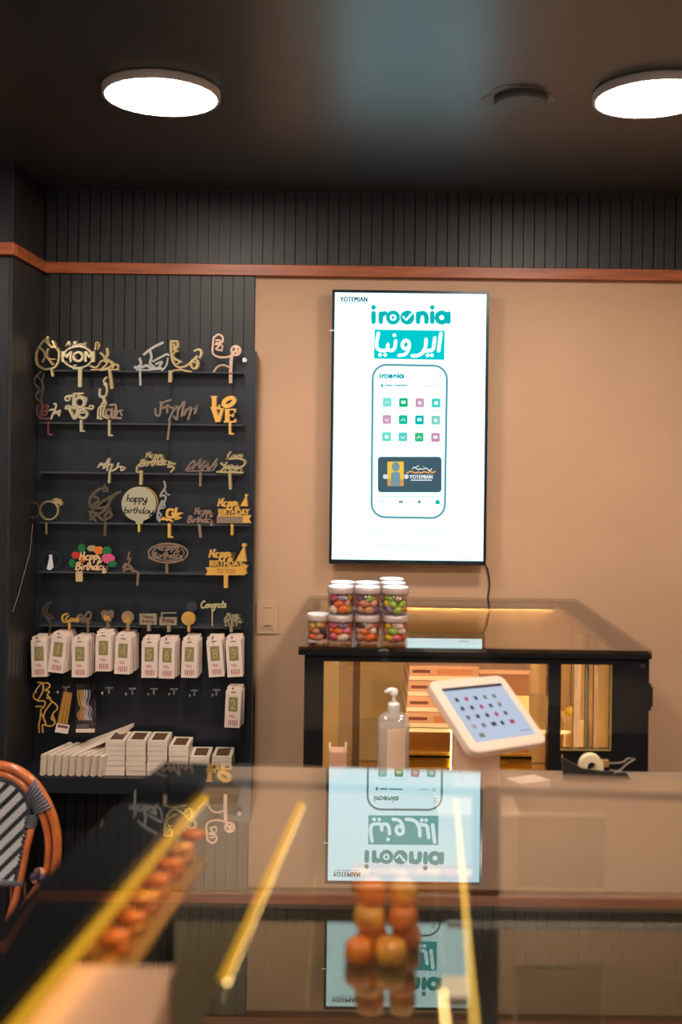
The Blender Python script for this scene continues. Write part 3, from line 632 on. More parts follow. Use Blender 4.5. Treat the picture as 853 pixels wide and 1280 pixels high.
def oval(p):
    for (cx, cy), rx, ry, w_ in ((M5([(200, 150)])[0], 24.5, 12, 2.2), (M5([(200, 150)])[0], 20, 9, 1.4)): p.line(circ(cx, cy, rx, ry, n=30), w_, 0, False)
    cursive(p, 'Happy', 193, 226, 688, 3.6, 1.9, .1, -1); cursive(p, 'Birthday', 190, 231, 698, 3.8, 2.0, .1, -1)
    p.line([(190, 684), (200, 681), (214, 680), (226, 684)], 1.6); p.line([(186, 697), (192, 700), (205, 703), (222, 701)], 1.8)
topper('bronze oval filigree topper raised on a short stem', oval, M_copper, (208.6, 702, 208.6, 717, 3.4))
def hb5(p):
    cursive(p, 'Happy', 261, 292, 697, 5.2, 2.4, .2, -1.5); hat(p, 299, 682, 1.25); block(p, 'BIRTHDAY', 262, 700.4, 304, 708, .035)
    p.poly([(260, 709), (306, 708), (306, 719), (257, 719), (259.5, 714), (257, 709.5)])
    p.poly([(303, 704), (310, 707), (307, 712), (309, 717), (302, 718)])
o = topper('large yellow gold Happy Birthday To You topper with party hat', hb5, M_goldy, (282.4, 719, 282.4, 735, 5.0))
g = Px(o['front'] - .0009, .0006); block(g, 'TO YOU', 271, 711, 294, 716.6, .01, flat=True); g.build('engraved_lettering', mat('engrave', lin((150, 96, 40)), .5), o)
# sixth shelf
N6 = crop(40, 740, 6.093)
topper('dark crescent moon topper at the left of the lowest topper shelf', strokes([([(145, 80), (95, 110), (85, 160), (120, 195), (165, 200)], 2.6), ([(120, 110), (110, 160), (150, 180)], 2.2), ([(110, 200), (140, 240), (130, 330)], 2.2)], N6), M_dkgold)
def cong(p, x0, x1, b, xh, wd): cursive(p, 'Congrats', x0, x1, b, xh, wd, .1, -1)
topper('small bright gold script topper on the lowest topper shelf', lambda p: (p.line(N6([(265, 165), (230, 185), (240, 225), (290, 225)]), 2.2), cursive(p, 'Love', 81, 98, 777, 3.8, 1.8)), M_goldy, (86.6, 779, 86.6, 787, 3.2))
topper('small bronze script topper with a loop on the lowest topper shelf', lambda p: (cursive(p, 'Happy', 95, 114, 776, 3.4, 1.7), p.line(N6([(400, 190), (430, 150), (450, 180), (420, 230)]), 2.4), p.line(N6([(340, 200), (360, 170), (390, 190), (370, 220)]), 1.8)), M_copper, (110, 779, 110, 790, 3.0))
for label, fn, ms, st in (
    ('small bronze heart topper on the lowest topper shelf', lambda p: p.poly([(134, 779), (127.4, 772), (126, 765), (130, 762), (134.4, 764), (139, 762), (143, 765), (141.6, 772)]), M_copper, (135, 779, 135, 788, 4.6)),
    ('small round copper disc topper left of the two plaques', lambda p: p.disc(159.6, 771.4, 7.8, 7.8), mat('goldcopper', (.72, .45, .27), .36, .9), (160, 779, 160, 789, 4.2)),
    ('rectangular gold plaque topper, the left of two', lambda p: p.rect(174.5, 767, 195.6, 781, r=.5), M_goldl, (186, 781, 186, 789, 4.2)),
    ('rectangular gold plaque topper with a raised bar, the right of two', lambda p: (p.rect(199.4, 771.5, 220.6, 781.6), p.rect(201.5, 765.5, 202.8, 772), p.rect(201.5, 765.5, 220, 766.8)), M_goldl, (211, 781, 211, 790, 4.2)),
    ('small round yellow gold disc topper right of the plaques', lambda p: p.disc(235.4, 773, 8.6, 8.6), M_goldy, (236, 781, 236, 790, 3.0))):
    o = topper(label, fn, ms, st)
    cxx = {'heart': 134.4, 'copper disc': 159.6, 'left of two': 185, 'right of two': 210, 'yellow gold disc': 235.4}
    for kk, cx in cxx.items():
        if kk in label:
            g = Px(o['front'] - .0009, .0006); hw = 7.5 if 'two' in kk else 4.6
            cursive(g, 'Happy', cx - hw, cx + hw - 1, 772.4 if 'right' not in kk else 776, 2.3, .9, .1); cursive(g, 'Birthday', cx - hw, cx + hw, 778 if 'heart' not in kk else 775, 1.8, .8, .1); g.build('engraved_lettering', M_goldy if 'two' not in kk else M_ink, o)
topper('dark disc topper standing behind the small yellow gold disc', lambda p: p.disc(240, 758.6, 6.6, 6.8), mat('smoke_acrylic', (.05, .05, .055), .15, .3), (240, 765, 240, 780, 2), Y=YS + .012)
topper('gold Congrats script topper on a thin tall stick', lambda p: cong(p, 251, 283, 760, 4.3, 1.7), mat('gold_bright', (.95, .78, .36), .36, .7), (265.4, 760, 265.4, 783, 1.4))
topper('pale gold Happy Birthday topper at the right end of the lowest topper shelf', lambda p: (cursive(p, 'Happy', 283, 300, 771.5, 2.8, 1.4, .1, -.8), cursive(p, 'Birthday', 280, 303, 777, 2.8, 1.4, .1, -1), block(p, 'DAY', 281, 777, 299, 783, .03)), M_goldl, (289, 782, 289, 790, 3.4))

# hanging candle packs
def pack_mesh(wd=.052, ht=.134, th=.009):
    m_ = MB(); m_.box(-wd / 2, wd / 2, 0, th, -ht, -.012); m_.box(-wd / 2 * .86, wd / 2 * .86, .002, .004, -.012, .0)
    m_.box(-wd / 2, wd / 2, -.0005, .0005, -.030, -.012)
    return m_.mesh('candle_pack', M_card)
PK = pack_mesh()
def text_local(body, cx, cz, w_, h_, y, mb, bold=.02):
    V, Fs = text_polys(body, bold); ax = min(v[0] for v in V); bx = max(v[0] for v in V); ay = min(v[1] for v in V); by = max(v[1] for v in V)
    mb.add([(cx - w_ / 2 + (x_ - ax) / (bx - ax) * w_, y, cz - h_ / 2 + (z_ - ay) / (by - ay) * h_) for x_, z_ in V], Fs)
winm = MB().box(-.0155, .0155, -.0006, 0, -.080, -.032).mesh('window', M_winy)
holem = MB().box(-.008, .008, -.0006, 0, -.017, -.0135).mesh('hang_hole', M_ink)
prm = MB(); [prm.box(-.013 + i * .0065, -.0095 + i * .0065, -.0006, 0, -.125 - (i % 2) * .002, -.108) for i in range(5)]; [prm.box(-.013 + j * .004, .006 + j * .003, -.0006, 0, -.094 - j * .0055, -.0915 - j * .0055) for j in range(2)]
prm = prm.mesh('print', M_inkp)
FRY = 3.322
packs = [('0', 38, 57, 796, -2), ('1', 66.5, 82, 791, 6), ('2', 92.5, 106, 796.5, 0), ('3', 120, 137.5, 789, 0), ('4', 145, 163, 792.5, 2), ('5', 179, 193.5, 797, 0), ('6', 200.5, 217, 798, 1), ('7', 229.5, 244, 797, 1), ('8', 258, 275, 796, -5), ('9', 282, 299, 796, -4), ('2', 283.5, 300, 859.5, 2)]
names = ['gold zero', 'gold one', 'gold two', 'gold three', 'gold four', 'gold five', 'gold six', 'gold seven', 'gold eight', 'gold nine', 'lone lower row']
ORD = ['first', 'second', 'third', 'fourth', 'fifth', 'sixth', 'seventh', 'eighth', 'ninth', 'tenth']
cnt = [7, 8, 8, 7, 8, 5, 7, 7, 6, 6, 5]
for i, (dgt, x0, x1, yt_, tilt) in enumerate(packs):
    c = P((x0 + x1) / 2 + .8, yt_, FRY); nm = names[i]
    grp = 'pink-white candle packs on the hook of the %s bundle' % nm
    for j in range(cnt[i]):
        rz = math.radians(-tilt * (1 - .12 * j) * .7); dx = j * .0012 + (random.uniform(-.0012, .0012) if j else 0)
        o = inst('candle_pack', PK, (c.x + dx, FRY + j * .0112, c.z + (random.uniform(-.002, .002) if j else 0)), None, (0, math.radians(tilt) * (1 - .15 * j) * (1 if j < 5 else .3), 0))
        if j == 0:
            lab = 'pink-white hanging candle pack with a %s in its window, front of its bundle' % nm if i < 10 else 'front pink-white candle pack of the lone bundle below the gold nine packs'
            tag(o, lab, 'candle pack', grp)
            for nmz, me in (('window', winm), ('hang_hole', holem), ('print', prm)):
                inst(nmz, me, (0, 0, 0), o).matrix_parent_inverse = Matrix()
            tm = MB(); text_local(dgt, 0, -.056, .017 if dgt != '1' else .007, .034, -.0012, tm, .02)
            inst('number_candle', tm.mesh('number_candle', mat('candle_gold', lin((196, 172, 96)), .35, .3)), (0, 0, 0), o).matrix_parent_inverse = Matrix()
            if i < 10: o.children[0].parent['x'] = 1; del o['x']
        else:
            tag(o, '%s pink-white candle pack from the front in the %s bundle' % (ORD[j], nm), 'candle pack', grp)
# peg hooks
def hook(x, y, label, grp='chrome peg hooks on the black board'):
    e = empty('peg_hook', P(x, y, YBD), label, 'hook', grp)
    b = P(x, y, YBD); t = P(x, y, YBD) + Vector((0, -.105, .001))
    MB().tube([b + Vector((0, 0, 0)), (b + t) / 2, t + Vector((0, .008, 0)), t + Vector((0, 0, .006))], .0017, 8).build('prong', M_steel, e)
    MB().ball(t + Vector((0, 0, .007)), .0048).build('ball_tip', M_steel, e)
    MB().box(b.x - .013, b.x + .013, YBD - .005, YBD, b.z - .003, b.z + .003).box(b.x - .003, b.x + .003, YBD - .006, YBD, b.z - .020, b.z).build('base_clip', M_steel, e)
hk = [(56, 858), (83, 858.5), (137, 859.4), (166, 860.4), (193, 860.6), (218, 861), (243.5, 862.5), (271, 862)]
hn = ['hook carrying the gold wire figure', 'hook above the tilted pack of gold candle sticks', 'empty peg hook, first right of the striped candle bag', 'empty peg hook, second right of the striped candle bag', 'empty peg hook, third right of the striped candle bag', 'empty peg hook, fourth right of the striped candle bag', 'empty peg hook, fifth right of the striped candle bag', 'empty peg hook just left of the lone lower candle pack bundle']
for (x, y), n_ in zip(hk, hn): hook(x, y, 'chrome ' + n_)
for i, (dgt, x0, x1, yt_, tilt) in enumerate(packs):
    c = P((x0 + x1) / 2, yt_, FRY); q_ = Vector((c.x, YBD, c.z - .004))
    e = empty('peg_hook', q_, 'chrome peg hook holding the %s candle pack bundle' % names[i], 'hook', 'chrome peg hooks on the black board')
    t = Vector((c.x, FRY - .014, c.z - .003)); MB().tube([q_, t], .0016, 8).build('prong', M_steel, e); MB().ball(t + Vector((0, 0, .004)), .0034).build('ball_tip', M_steel, e)
# gold wire figure, candle stick packs
O7 = crop(30, 840, 5.687)
p = Px(3.335, .002)
for L in ([(95, 75), (130, 80), (135, 130), (100, 195), (70, 185), (72, 150), (110, 95)], [(120, 85), (165, 78), (185, 100), (165, 120), (150, 130), (180, 140), (165, 165), (190, 190), (160, 185)], [(185, 200), (230, 235), (235, 265), (205, 300), (220, 360), (190, 385), (140, 375)], [(95, 205), (150, 210), (140, 250), (120, 270), (115, 330), (105, 380), (108, 430)], [(85, 245), (130, 245)], [(200, 210), (150, 280), (140, 330), (155, 370), (130, 380), (135, 430)], [(205, 300), (195, 330), (215, 350)], [(120, 290), (150, 350)]):
    p.line(O7(L), 1.7)
tag(p.build('wire_figure', M_goldy), 'gold outline figure topper hanging from the leftmost lower hook', 'cake topper')
tl_ = [(79.5, 863), (92, 865.5), (84.5, 918), (68.5, 915)]
e = empty('candle_stick_pack', P(80, 863, 3.34), 'tilted clear pack of thin gold stick candles with white foot label', 'candle pack')
for i in range(6):
    a = i / 6
    p = Px(3.340, .003); p.line([(80 + 11 * a, 865.5 + 2 * a), (72.4 + 12.8 * a, 903 + 2 * a)], 1.5, 0, False); p.build('stick_candle', M_goldy if i % 2 else mat('candle_orange', lin((206, 138, 60)), .4, .3), e)
p = Px(3.337, .002); p.poly([(71, 904), (87, 906.5), (84.5, 917.4), (68.4, 915)], 0); p.poly([(72.5, 905.6), (85.6, 907.6), (84.6, 911), (71.6, 909)], 1); p.build('foot_label', [M_card, M_ink], e)
p = Px(3.345, .001); p.poly(tl_); p.build('bag', glass('bag_plastic', (.9, .9, .92), .08, .1), e)
for j, (dx, Yy) in enumerate(((0, 3.33), (4.2, 3.362))):
    e = empty('striped_candle_bag', P(104 + dx, 855, Yy), ['clear bag of twisted gold and white candles, front one with white label', 'clear bag of candles hanging just behind the twisted candle bag'][j], 'candle pack')
    p = Px(Yy + .004, .001); p.rect(94.5 + dx, 855, 116 + dx, 914); p.build('bag', glass('bag_plastic', (.9, .9, .92), .08, .1), e)
    p = Px(Yy, .002); p.rect(95 + dx, 911, 117 + dx - 3, 915.6, 0); p.rect(96 + dx, 905.6, 107 + dx, 910, 1); p.rect(95 + dx, 855, 116 + dx, 862, 2); p.build('label', [M_card, M_silver, glass('bag_head', (.8, .8, .85), .15, .15)], e)
    for i in range(5):
        p = Px(Yy + .0015, .002); x_ = 97 + i * 2.7 + dx; am = 2.2
        p.line([(x_, 863), (x_ + .3, 870), (x_ + am * (1 if i < 3 else -1), 880), (x_ + am * (2 if i < 3 else 1), 886), (x_, 893), (x_ + am, 900)], 1.2); p.build('twisted_candle', M_goldy if i < 3 else mat('candle_lilac', lin((214, 196, 206)), .4), e)

# stacks of small boxes on the ledge
bw = .0665; bh = .0165; bd = .105; LZ = ld.z
bxm = MB().box(-bw / 2 + .001, bw / 2 - .001, 0, bd, 0, bh - .0012).mesh('gift_box', M_boxw)
lidm = MB().box(-bw / 2 + .012, bw / 2 - .012, .014, bd - .016, 0, .0006).mesh('lid_window', M_boxbr)
xs = [P(x, 960, 3.275).x for x in (143.5, 169.5, 196, 223, 249, 277)]
tops = [927, 924, 928, 934, 943, 949]
k6 = ['leftmost', 'second', 'third', 'fourth', 'fifth', 'rightmost']
for i, (x, ty) in enumerate(zip(xs, tops)):
    zt_ = P(142 + 26.5 * i, ty, 3.275).z; n_ = max(1, round((zt_ - LZ) / bh))
    for j in range(n_):
        o = inst('gift_box', bxm, (x + random.uniform(-.001, .001), 3.275 + random.uniform(0, .003), LZ + .0006 + j * bh), None, (0, 0, random.uniform(-.02, .02)))
        if j == n_ - 1:
            tag(o, 'flat cream box with brown lid window, top of the %s upright stack' % k6[i], 'box', 'flat cream boxes on the ledge')
            inst('lid_window', lidm, (0, 0, bh - .0012), o).matrix_parent_inverse = Matrix()
        else: tag(o, '%s flat cream box from the bottom of the %s upright stack' % (ORD[j], k6[i]), 'box', 'cream boxes in the %s stack' % k6[i])
# fanned boxes lying on edge at the left of the ledge
fx = MB().box(0, .013, 0, .15, 0, .068).mesh('fanned_box', M_boxw)
fw_ = MB().box(.002, .011, .02, .13, .068, .0686).mesh('lid_window', M_boxbr)
for i in range(9):
    x = P(46 + i * 9.0, 968, 3.27).x
    o = inst('fanned_box', fx, (x + .012, 3.262, LZ + .0035), None, (0, math.radians(3 + i * .6), math.radians(-22 - i * .6)))
    tag(o, '%s flat cream box from the left in the row fanned on edge' % ORD[i], 'box', 'cream boxes fanned on edge at the left of the ledge')
# long box leaning across the fanned row
for (a, b, lab) in (((86, 948), (136, 926), 'long flat cream box leaning across the middle of the fanned row'), ((96, 941), (155, 919), 'long flat cream box leaning highest against the leftmost stack')):
    p1 = P(*a, 3.30 if 'middle' in lab else 3.335); p2 = P(*b, 3.33 if 'middle' in lab else 3.35); d = p2 - p1; up_ = Vector((0, 0, .012))
    o = MB().obox(p1, d, Vector((.02, .07, .010)), up_).build('leaning_box', M_boxw); tag(o, lab, 'box')
# thin wire on the left wall
tag(MB().tube([(XC + .004, 3.36, P(38, 655, 3.36).z), (XC + .006, 3.33, P(33, 690, 3.33).z), (XC + .004, 3.28, P(27, 715, 3.28).z), (XC + .003, 3.22, P(16, 745, 3.22).z), (XC + .003, 3.17, P(6, 765, 3.17).z)], .0012, 6).build('wire', mat('wire_grey', (.2, .17, .15), .5)), 'thin loose wire hanging on the black ribbed side wall', 'wire')
# ------------------------------------------------------------------ display case at the wall
cz = 1.14; YF = 2.65
cl = P(373.5, 800, YF).x; cr = P(814, 814, YF).x; bx_l = P(380.5, 850, YF).x; bx_r = P(811.5, 880, YF).x
case = empty('display_case', ((cl + cr) / 2, 3.07, 0), 'black framed glass display case standing against the beige wall', 'display case')
MB().box(cl, cr, YF - .01, YW - .015, cz - .010, cz).build('top_glass', M_caseglass, case)
bz = cz - .010
MB().box(cl, cr, YF - .01, YF + .052, bz - .012, bz).box(cl, cl + .045, YF + .052, YW - .015, bz - .012, bz).box(cr - .075, cr, YF + .052, YW - .015, bz - .012, bz).box(cl + .045, cr - .075, YW - .05, YW - .015, bz - .012, bz).build('top_border', M_frame, case)
def fp(x0, y0, x1, y1, name, Y=YF, th=.03, m_=M_frame): 
    a = P(x0, y0, Y); b = P(x1, y1, Y); return MB().box(min(a.x, b.x), max(a.x, b.x), Y, Y + th, min(a.z, b.z), max(a.z, b.z)).build(name, m_, case)
zb = .30
wl_ = P(404.5, 880, YF).x; wm0 = P(685.5, 880, YF).x; wm1 = P(701.5, 880, YF).x; wr = P(765, 880, YF).x; wt = P(590, 829, YF).z; wrb = P(735, 938.5, YF).z
MB().box(bx_l, bx_r, YF, YF + .03, wt, bz - .012).build('top_bar', M_frame, case)
MB().box(bx_l, wl_, YF, YF + .03, 0, wt).build('left_post', M_frame, case)
MB().box(wm0, wm1, YF, YF + .03, zb, wt).build('middle_post', M_frame, case)
MB().box(wr, bx_r, YF, YF + .03, 0, wt).build('right_post', M_frame, case)
MB().box(wm1, wr, YF, YF + .03, 0, wrb).build('lower_panel', M_frame, case)
MB().box(wl_, wm0, YF, YF + .03, 0, zb + .25).build('lower_panel', M_frame, case)
MB().box(wl_, wm0, YF + .012, YF + .016, zb + .25, wt).build('front_pane', M_pane, case)
MB().box(wm1, wr, YF + .012, YF + .016, wrb, wt).build('front_pane', M_pane, case)
t1 = MB(); g_ = .006
t1.box(wm1, wr, YF - .002, YF + .004, wrb, wrb + g_ * .6).box(wr - g_ * .6, wr, YF - .002, YF + .004, wrb, wt); t1.build('pane_edge', mat('edge_gold', lin((178, 150, 96)), .3, .5), case)
MB().box(bx_l, bx_l + .012, YF + .03, YW - .02, 0, bz - .012).build('side_panel', M_frame, case)
MB().box(bx_r - .012, bx_r, YF + .03, YW - .02, 0, bz - .012).build('side_panel', M_frame, case)
MB().box(bx_r - .018, bx_r - .0125, YF + .06, YW - .05, .5, bz - .02).build('side_lining', M_cream, case)
MB().box(bx_l + .012, bx_r - .018, YW - .035, YW - .025, .3, bz - .012).build('back_panel', M_cream, case)
MB().box(bx_l + .012, bx_r - .018, YF + .03, YW - .035, .47, .49).build('deck', M_cream, case)
q_ = P(423.5, 880, 3.05).x; q2 = P(441, 880, 3.05).x; q3 = P(450, 880, 3.05).x
MB().box(q_, q2, 3.05, 3.07, .49, bz - .012).build('inner_post', M_brownp, case)  # corner post plus a reflection beside it, both built as solid uprights
MB().box(q2, q3, 3.05, 3.055, .49, bz - .012).build('inner_post', mat('dark_post', lin((70, 48, 34)), .25), case)
for x_, w_, m_ in ((.700, .020, M_brownp), (.735, .010, M_frame), (.760, .012, M_brownp)):
    MB().box(x_, x_ + w_, 2.95, 2.965, .49, bz - .012).build('inner_post', m_, case)
sz = H(590, 908, .1); 
zs = P(580, 909, 3.0).z
MB().box(.175, bx_r - .13, 2.98, 3.40, zs - .008, zs).build('glass_shelf', M_shelfglass, case)
MB().box(.175, bx_r - .13, 2.975, 2.98, zs - .009, zs + .001).build('shelf_edge', mat('edge_white', lin((235, 225, 200)), .3), case)
z2 = P(580, 941, 3.0).z
MB().box(bx_l + .13, bx_r - .20, 2.96, 3.40, z2 - .02, z2 - .012).build('glass_shelf', M_shelfglass, case)
# hinge, screw cap, sticker
a = P(812, 856, YF); b = P(820, 890, YF)
MB().box(bx_r, bx_r + .010, YF + .01, YF + .04, b.z, a.z).box(bx_r + .010, bx_r + .016, YF + .015, YF + .035, b.z + .01, a.z - .01).build('hinge', M_blackp, case, bevel=.002)
p = Px(YF - .002, .002); p.disc(804, 833, 3.4, 2.4); p.build('screw_cap', mat('cap', (.03, .03, .03), .4), case)
# LED strips in the case
lz = bz - .016
MB().box(bx_l + .06, bx_r - .09, YW - .043, YW - .038, lz - .002, lz).build('light_strip', M_led, case)  # extra strip added out of sight to brighten the back panel
MB().box(bx_l + .05, bx_r - .08, YW - .050, YW - .047, lz - .006, lz + .004).build('strip_cover', M_frame, case)  # unseen lip added to hide the extra back strip
MB().box(bx_l + .06, bx_r - .09, YF + .036, YF + .044, lz - .004, lz).build('light_strip', M_led, case)
MB().box(bx_l + .016, bx_l + .022, YF + .034, YF + .038, .5, lz - .02).build('light_strip', M_led, case)
MB().box(bx_r - .045, bx_r - .039, YF + .034, YF + .038, .5, lz - .02).build('light_strip', M_led, case)
a = P(563.5, 912, 2.97); b = P(564.5, 985, 2.97); MB().box(a.x, a.x + .0035, 2.965, 2.968, b.z, a.z).build('light_strip', emit('led_core', (1, .80, .25), 9), case)
# gold bead rim
e = empty('gold_tray', P(560, 945, 2.99), 'gold tray with a beaded rim on the lower shelf of the display case', 'tray')
a = P(500, 940, 2.985); b = P(690, 958, 2.985)
MB().box(a.x, b.x - .06, 2.985, 3.3, z2 - .012, z2 - .004).box(a.x, b.x - .06, 2.985, 2.99, z2 - .04, a.z - .003).build('tray_body', mat('tray_gold', lin((226, 150, 40)), .25, .8), e)
bm_ = MB(); x = a.x
while x < b.x - .06: bm_.ball((x, 2.985, a.z), .0028, 6, 4); x += .0068
tag(bm_.build('bead_rim', mat('bead', (1, .75, .3), .2, .9), e), kind='stuff')
# long boxes on the upper shelf
zc_ = zs + .0005
for j in range(4):
    x0 = P(507, 880, 3.0).x + j * .004; x1 = x0 + .19 + .008 * j; yy = 2.99 + .012 * j; hh = .0445
    o = empty('sweet_box', (x0, yy, zc_ + j * hh), ['bottom', 'second from bottom', 'second from top', 'top'][j] + ' long pink box of the stack inside the display case', 'box', 'long pink boxes stacked in the display case')
    MB().box(x0, x1, yy, yy + .22, zc_ + j * hh, zc_ + j * hh + .012).build('base', M_boxw, o)
    MB().box(x0 + .001, x1 - .001, yy + .001, yy + .219, zc_ + j * hh + .012, zc_ + j * hh + hh - .001).build('sleeve', M_pink, o)
    MB().box(x0 + .01, x0 + .065, yy - .0005, yy + .001, zc_ + j * hh + .022, zc_ + j * hh + .031).build('print', mat('box_print', lin((110, 50, 40)), .5), o)
    MB().box(x0 + .085, x1 - .02, yy - .0005, yy + .001, zc_ + j * hh + .017, zc_ + j * hh + .034).build('band', mat('box_band', lin((190, 120, 90)), .4), o)
x0 = P(600, 850, 3.02).x; x1 = P(662, 850, 3.02).x; a = P(600, 837, 3.02).z; b = P(600, 869, 3.02).z
MB().box(x0, x1, 3.02, 3.2, zs, b).build('box_stand', M_cream, case)
o = empty('sweet_box', (x0, 3.02, b), 'wide brown-fronted box behind the tablet in the display case', 'box')
MB().box(x0, x1, 3.02, 3.2, b, a - .012).build('sleeve', mat('box_brown', lin((140, 90, 60)), .4), o); MB().box(x0 - .002, x1 + .002, 3.018, 3.202, a - .012, a).build('lid', M_pink, o)
# yellow cake and its pedestal seen by the right window
c = P(716, 893, 3.25); e = empty('yellow_cake', (c.x, c.y, c.z), 'small yellow domed cake behind the right window of the case', 'cake')
MB().lathe([(.026, 0), (.027, .008), (.022, .018), (.012, .024), (.002, .026)], c, 20).build('dome', mat('cake_yellow', lin((250, 214, 40)), .4, emis=(1, .7, .05), estr=0.0), e, True)
MB().lathe([(.030, -.004), (.030, 0)], c, 20).build('paper_base', M_card, e)
MB().box(c.x - .04, c.x + .035, c.y - .05, c.y + .05, .49, c.z - .004).build('cake_stand', M_cream, case)

# ------------------------------------------------------------------ candy jars
JR = .0355; JH = .0755
body_me = MB().lathe([(JR - .003, 0), (JR, .003), (JR, .058), (JR - .003, .060), (JR - .0045, .060), (JR - .002, .056), (JR - .002, .004), (JR - .005, .002)], (0, 0, 0), 28).mesh('jar_body', M_clear, True)
lid_me = MB().lathe([(JR + .0005, .058), (JR + .001, .060), (JR + .001, .0735), (JR - .001, .075), (.001, .075)], (0, 0, 0), 28).mesh('lid', [glass('lid_clear', (.86, .78, .78), .07, .1, .65, (.56, .40, .36))], True)
top_me = MB().lathe([(.0005, .0751), (JR - .002, .0751), (JR - .002, .0754)], (0, 0, 0), 28).mesh('lid_top', mat('lid_top_lit', (.90, .93, .95), .22))  # white of the top holds the television's light in its colour
CC = {'orange': (236, 110, 30), 'yellow': (240, 190, 50), 'green': (158, 190, 62), 'pink': (230, 100, 110), 'cream': (236, 204, 170), 'lilac': (150, 110, 140), 'brown': (86, 58, 60), 'tan': (208, 140, 100), 'white': (235, 222, 215)}
cme = {k: MB().ball((0, 0, 0), (.0165, .0112, .0112), 12, 8).mesh('candy', mat('candy_' + k, lin(v), .25, coat=.3), True) for k, v in CC.items()}
jars = []
for (px_, lev, row, nm) in ((397.5, 0, 0, 'lone small candy jar at the left of the lower row'), (425.6, 0, 0, 'candy jar in the lower row under the left upper jar'), (459, 0, 0, 'candy jar in the lower row under the middle upper jar'), (494, 0, 0, 'candy jar in the lower row under the right upper jar'),
        (425.6, 1, 0, 'upper candy jar at the left with a green candy low down'), (459, 1, 0, 'upper candy jar in the middle with orange and pink candies'), (494, 1, 0, 'upper candy jar at the right end'),
        (428, 1, 1, 'candy jar in the second row behind the left upper jar'), (460, 1, 1, 'candy jar in the second row behind the middle upper jar'), (493, 1, 1, 'candy jar in the second row behind the right upper jar'), (493, 1, 2, 'rearmost candy jar whose white lid shows above the others'),
        (428, 0, 1, None), (460, 0, 1, None), (493, 0, 1, None), (493, 0, 2, None)):
    Yj = 2.712 + row * .079; xj = P(px_, 790, 2.712).x; r_ = JR if px_ > 400 else JR * .86
    if lev == 0 and row: nm = 'candy jar of the lower layer hidden behind the front jars'
    loc = Vector((xj, Yj, cz + .0004 + lev * JH)); s_ = r_ / JR
    e = empty('candy_jar', loc, nm, 'jar', 'clear jars of sugared candies on the display case')
    for me, n_ in ((body_me, 'jar_body'), (lid_me, 'lid'), (top_me, 'lid_top')):
        o = inst(n_, me, (0, 0, 0), e); o.matrix_parent_inverse = Matrix(); o.scale = (s_, s_, 1)
    jars.append((loc, row, nm, s_))
pal = ['orange', 'yellow', 'cream', 'tan', 'brown', 'green', 'orange', 'pink', 'tan', 'cream', 'yellow', 'lilac', 'tan', 'cream', 'orange']
short = ['lone small left jar', 'lower left jar', 'lower middle jar', 'lower right jar', 'upper left jar', 'upper middle jar', 'upper right jar']
for ji, (loc, row, nm, s_) in enumerate(jars):
    sb = MB() if row else None; mi = []
    for L_ in range(3):
        n_ = 5
        for j in range(n_ + 1):
            if j == n_: pos = Vector((0, 0, 0))
            else:
                a = 2 * PI * (j + .5 * (L_ % 2) + random.uniform(-.08, .08)) / n_; pos = Vector((math.cos(a), math.sin(a), 0)) * (.0205 * s_)
            pos.z = .0145 + L_ * .0165 + random.uniform(-.001, .001)
            col = random.choice(pal)
            rot = (random.uniform(-.3, .3), random.uniform(-.45, .45), (a + PI / 2 if j < n_ else 0) + random.uniform(-.6, .6))
            if row == 0:
                if L_ == 2 and j == n_: continue
                if j < n_ and math.sin(a) > .75: continue
                o = inst('candy', cme[col], loc + pos, None, rot); o.name = 'candy'; sc_ = random.uniform(.85, 1.0) * (s_ if s_ < 1 else 1); o.scale = (sc_, sc_, sc_)
                tag(o, '%s sugared candy in the %s' % (col, short[ji]), 'candy', '%s candies in the %s' % (col, short[ji]))
            else:
                k_ = list(CC).index(col); sb.ball(pos, (.0155, .0112, .0112), 8, 6, k_, Matrix.Rotation(rot[2], 3, 'Z'))
    if row:
        o = sb.build('candy_filling', [MATS['candy_' + k] for k in CC], None, True); o.location = loc
        tag(o, 'mixed sugared candies inside the ' + nm, 'candies', kind='stuff')

# ------------------------------------------------------------------ worktop behind the counter with its things
WZ = .872
wt_ = empty('work_table', (.45, 2.1, 0), 'low black work table between the counter and the display case', 'table')
MB().box(-.36, 1.15, 1.80, 2.485, WZ - .03, WZ).build('table_top', mat('worktop', lin((132, 110, 90)), .4), wt_, bevel=.003)
MB().box(-.345, 1.135, 1.815, 2.47, .10, WZ - .03).build('cabinet', mat('cabinet_olive', lin((150, 134, 104)), .4, noise=.06, nscale=4), wt_)
for x_ in (-.33, 1.08):
    for y_ in (1.83, 2.42): MB().box(x_, x_ + .04, y_, y_ + .04, 0, .10).build('leg', M_blackp, wt_)
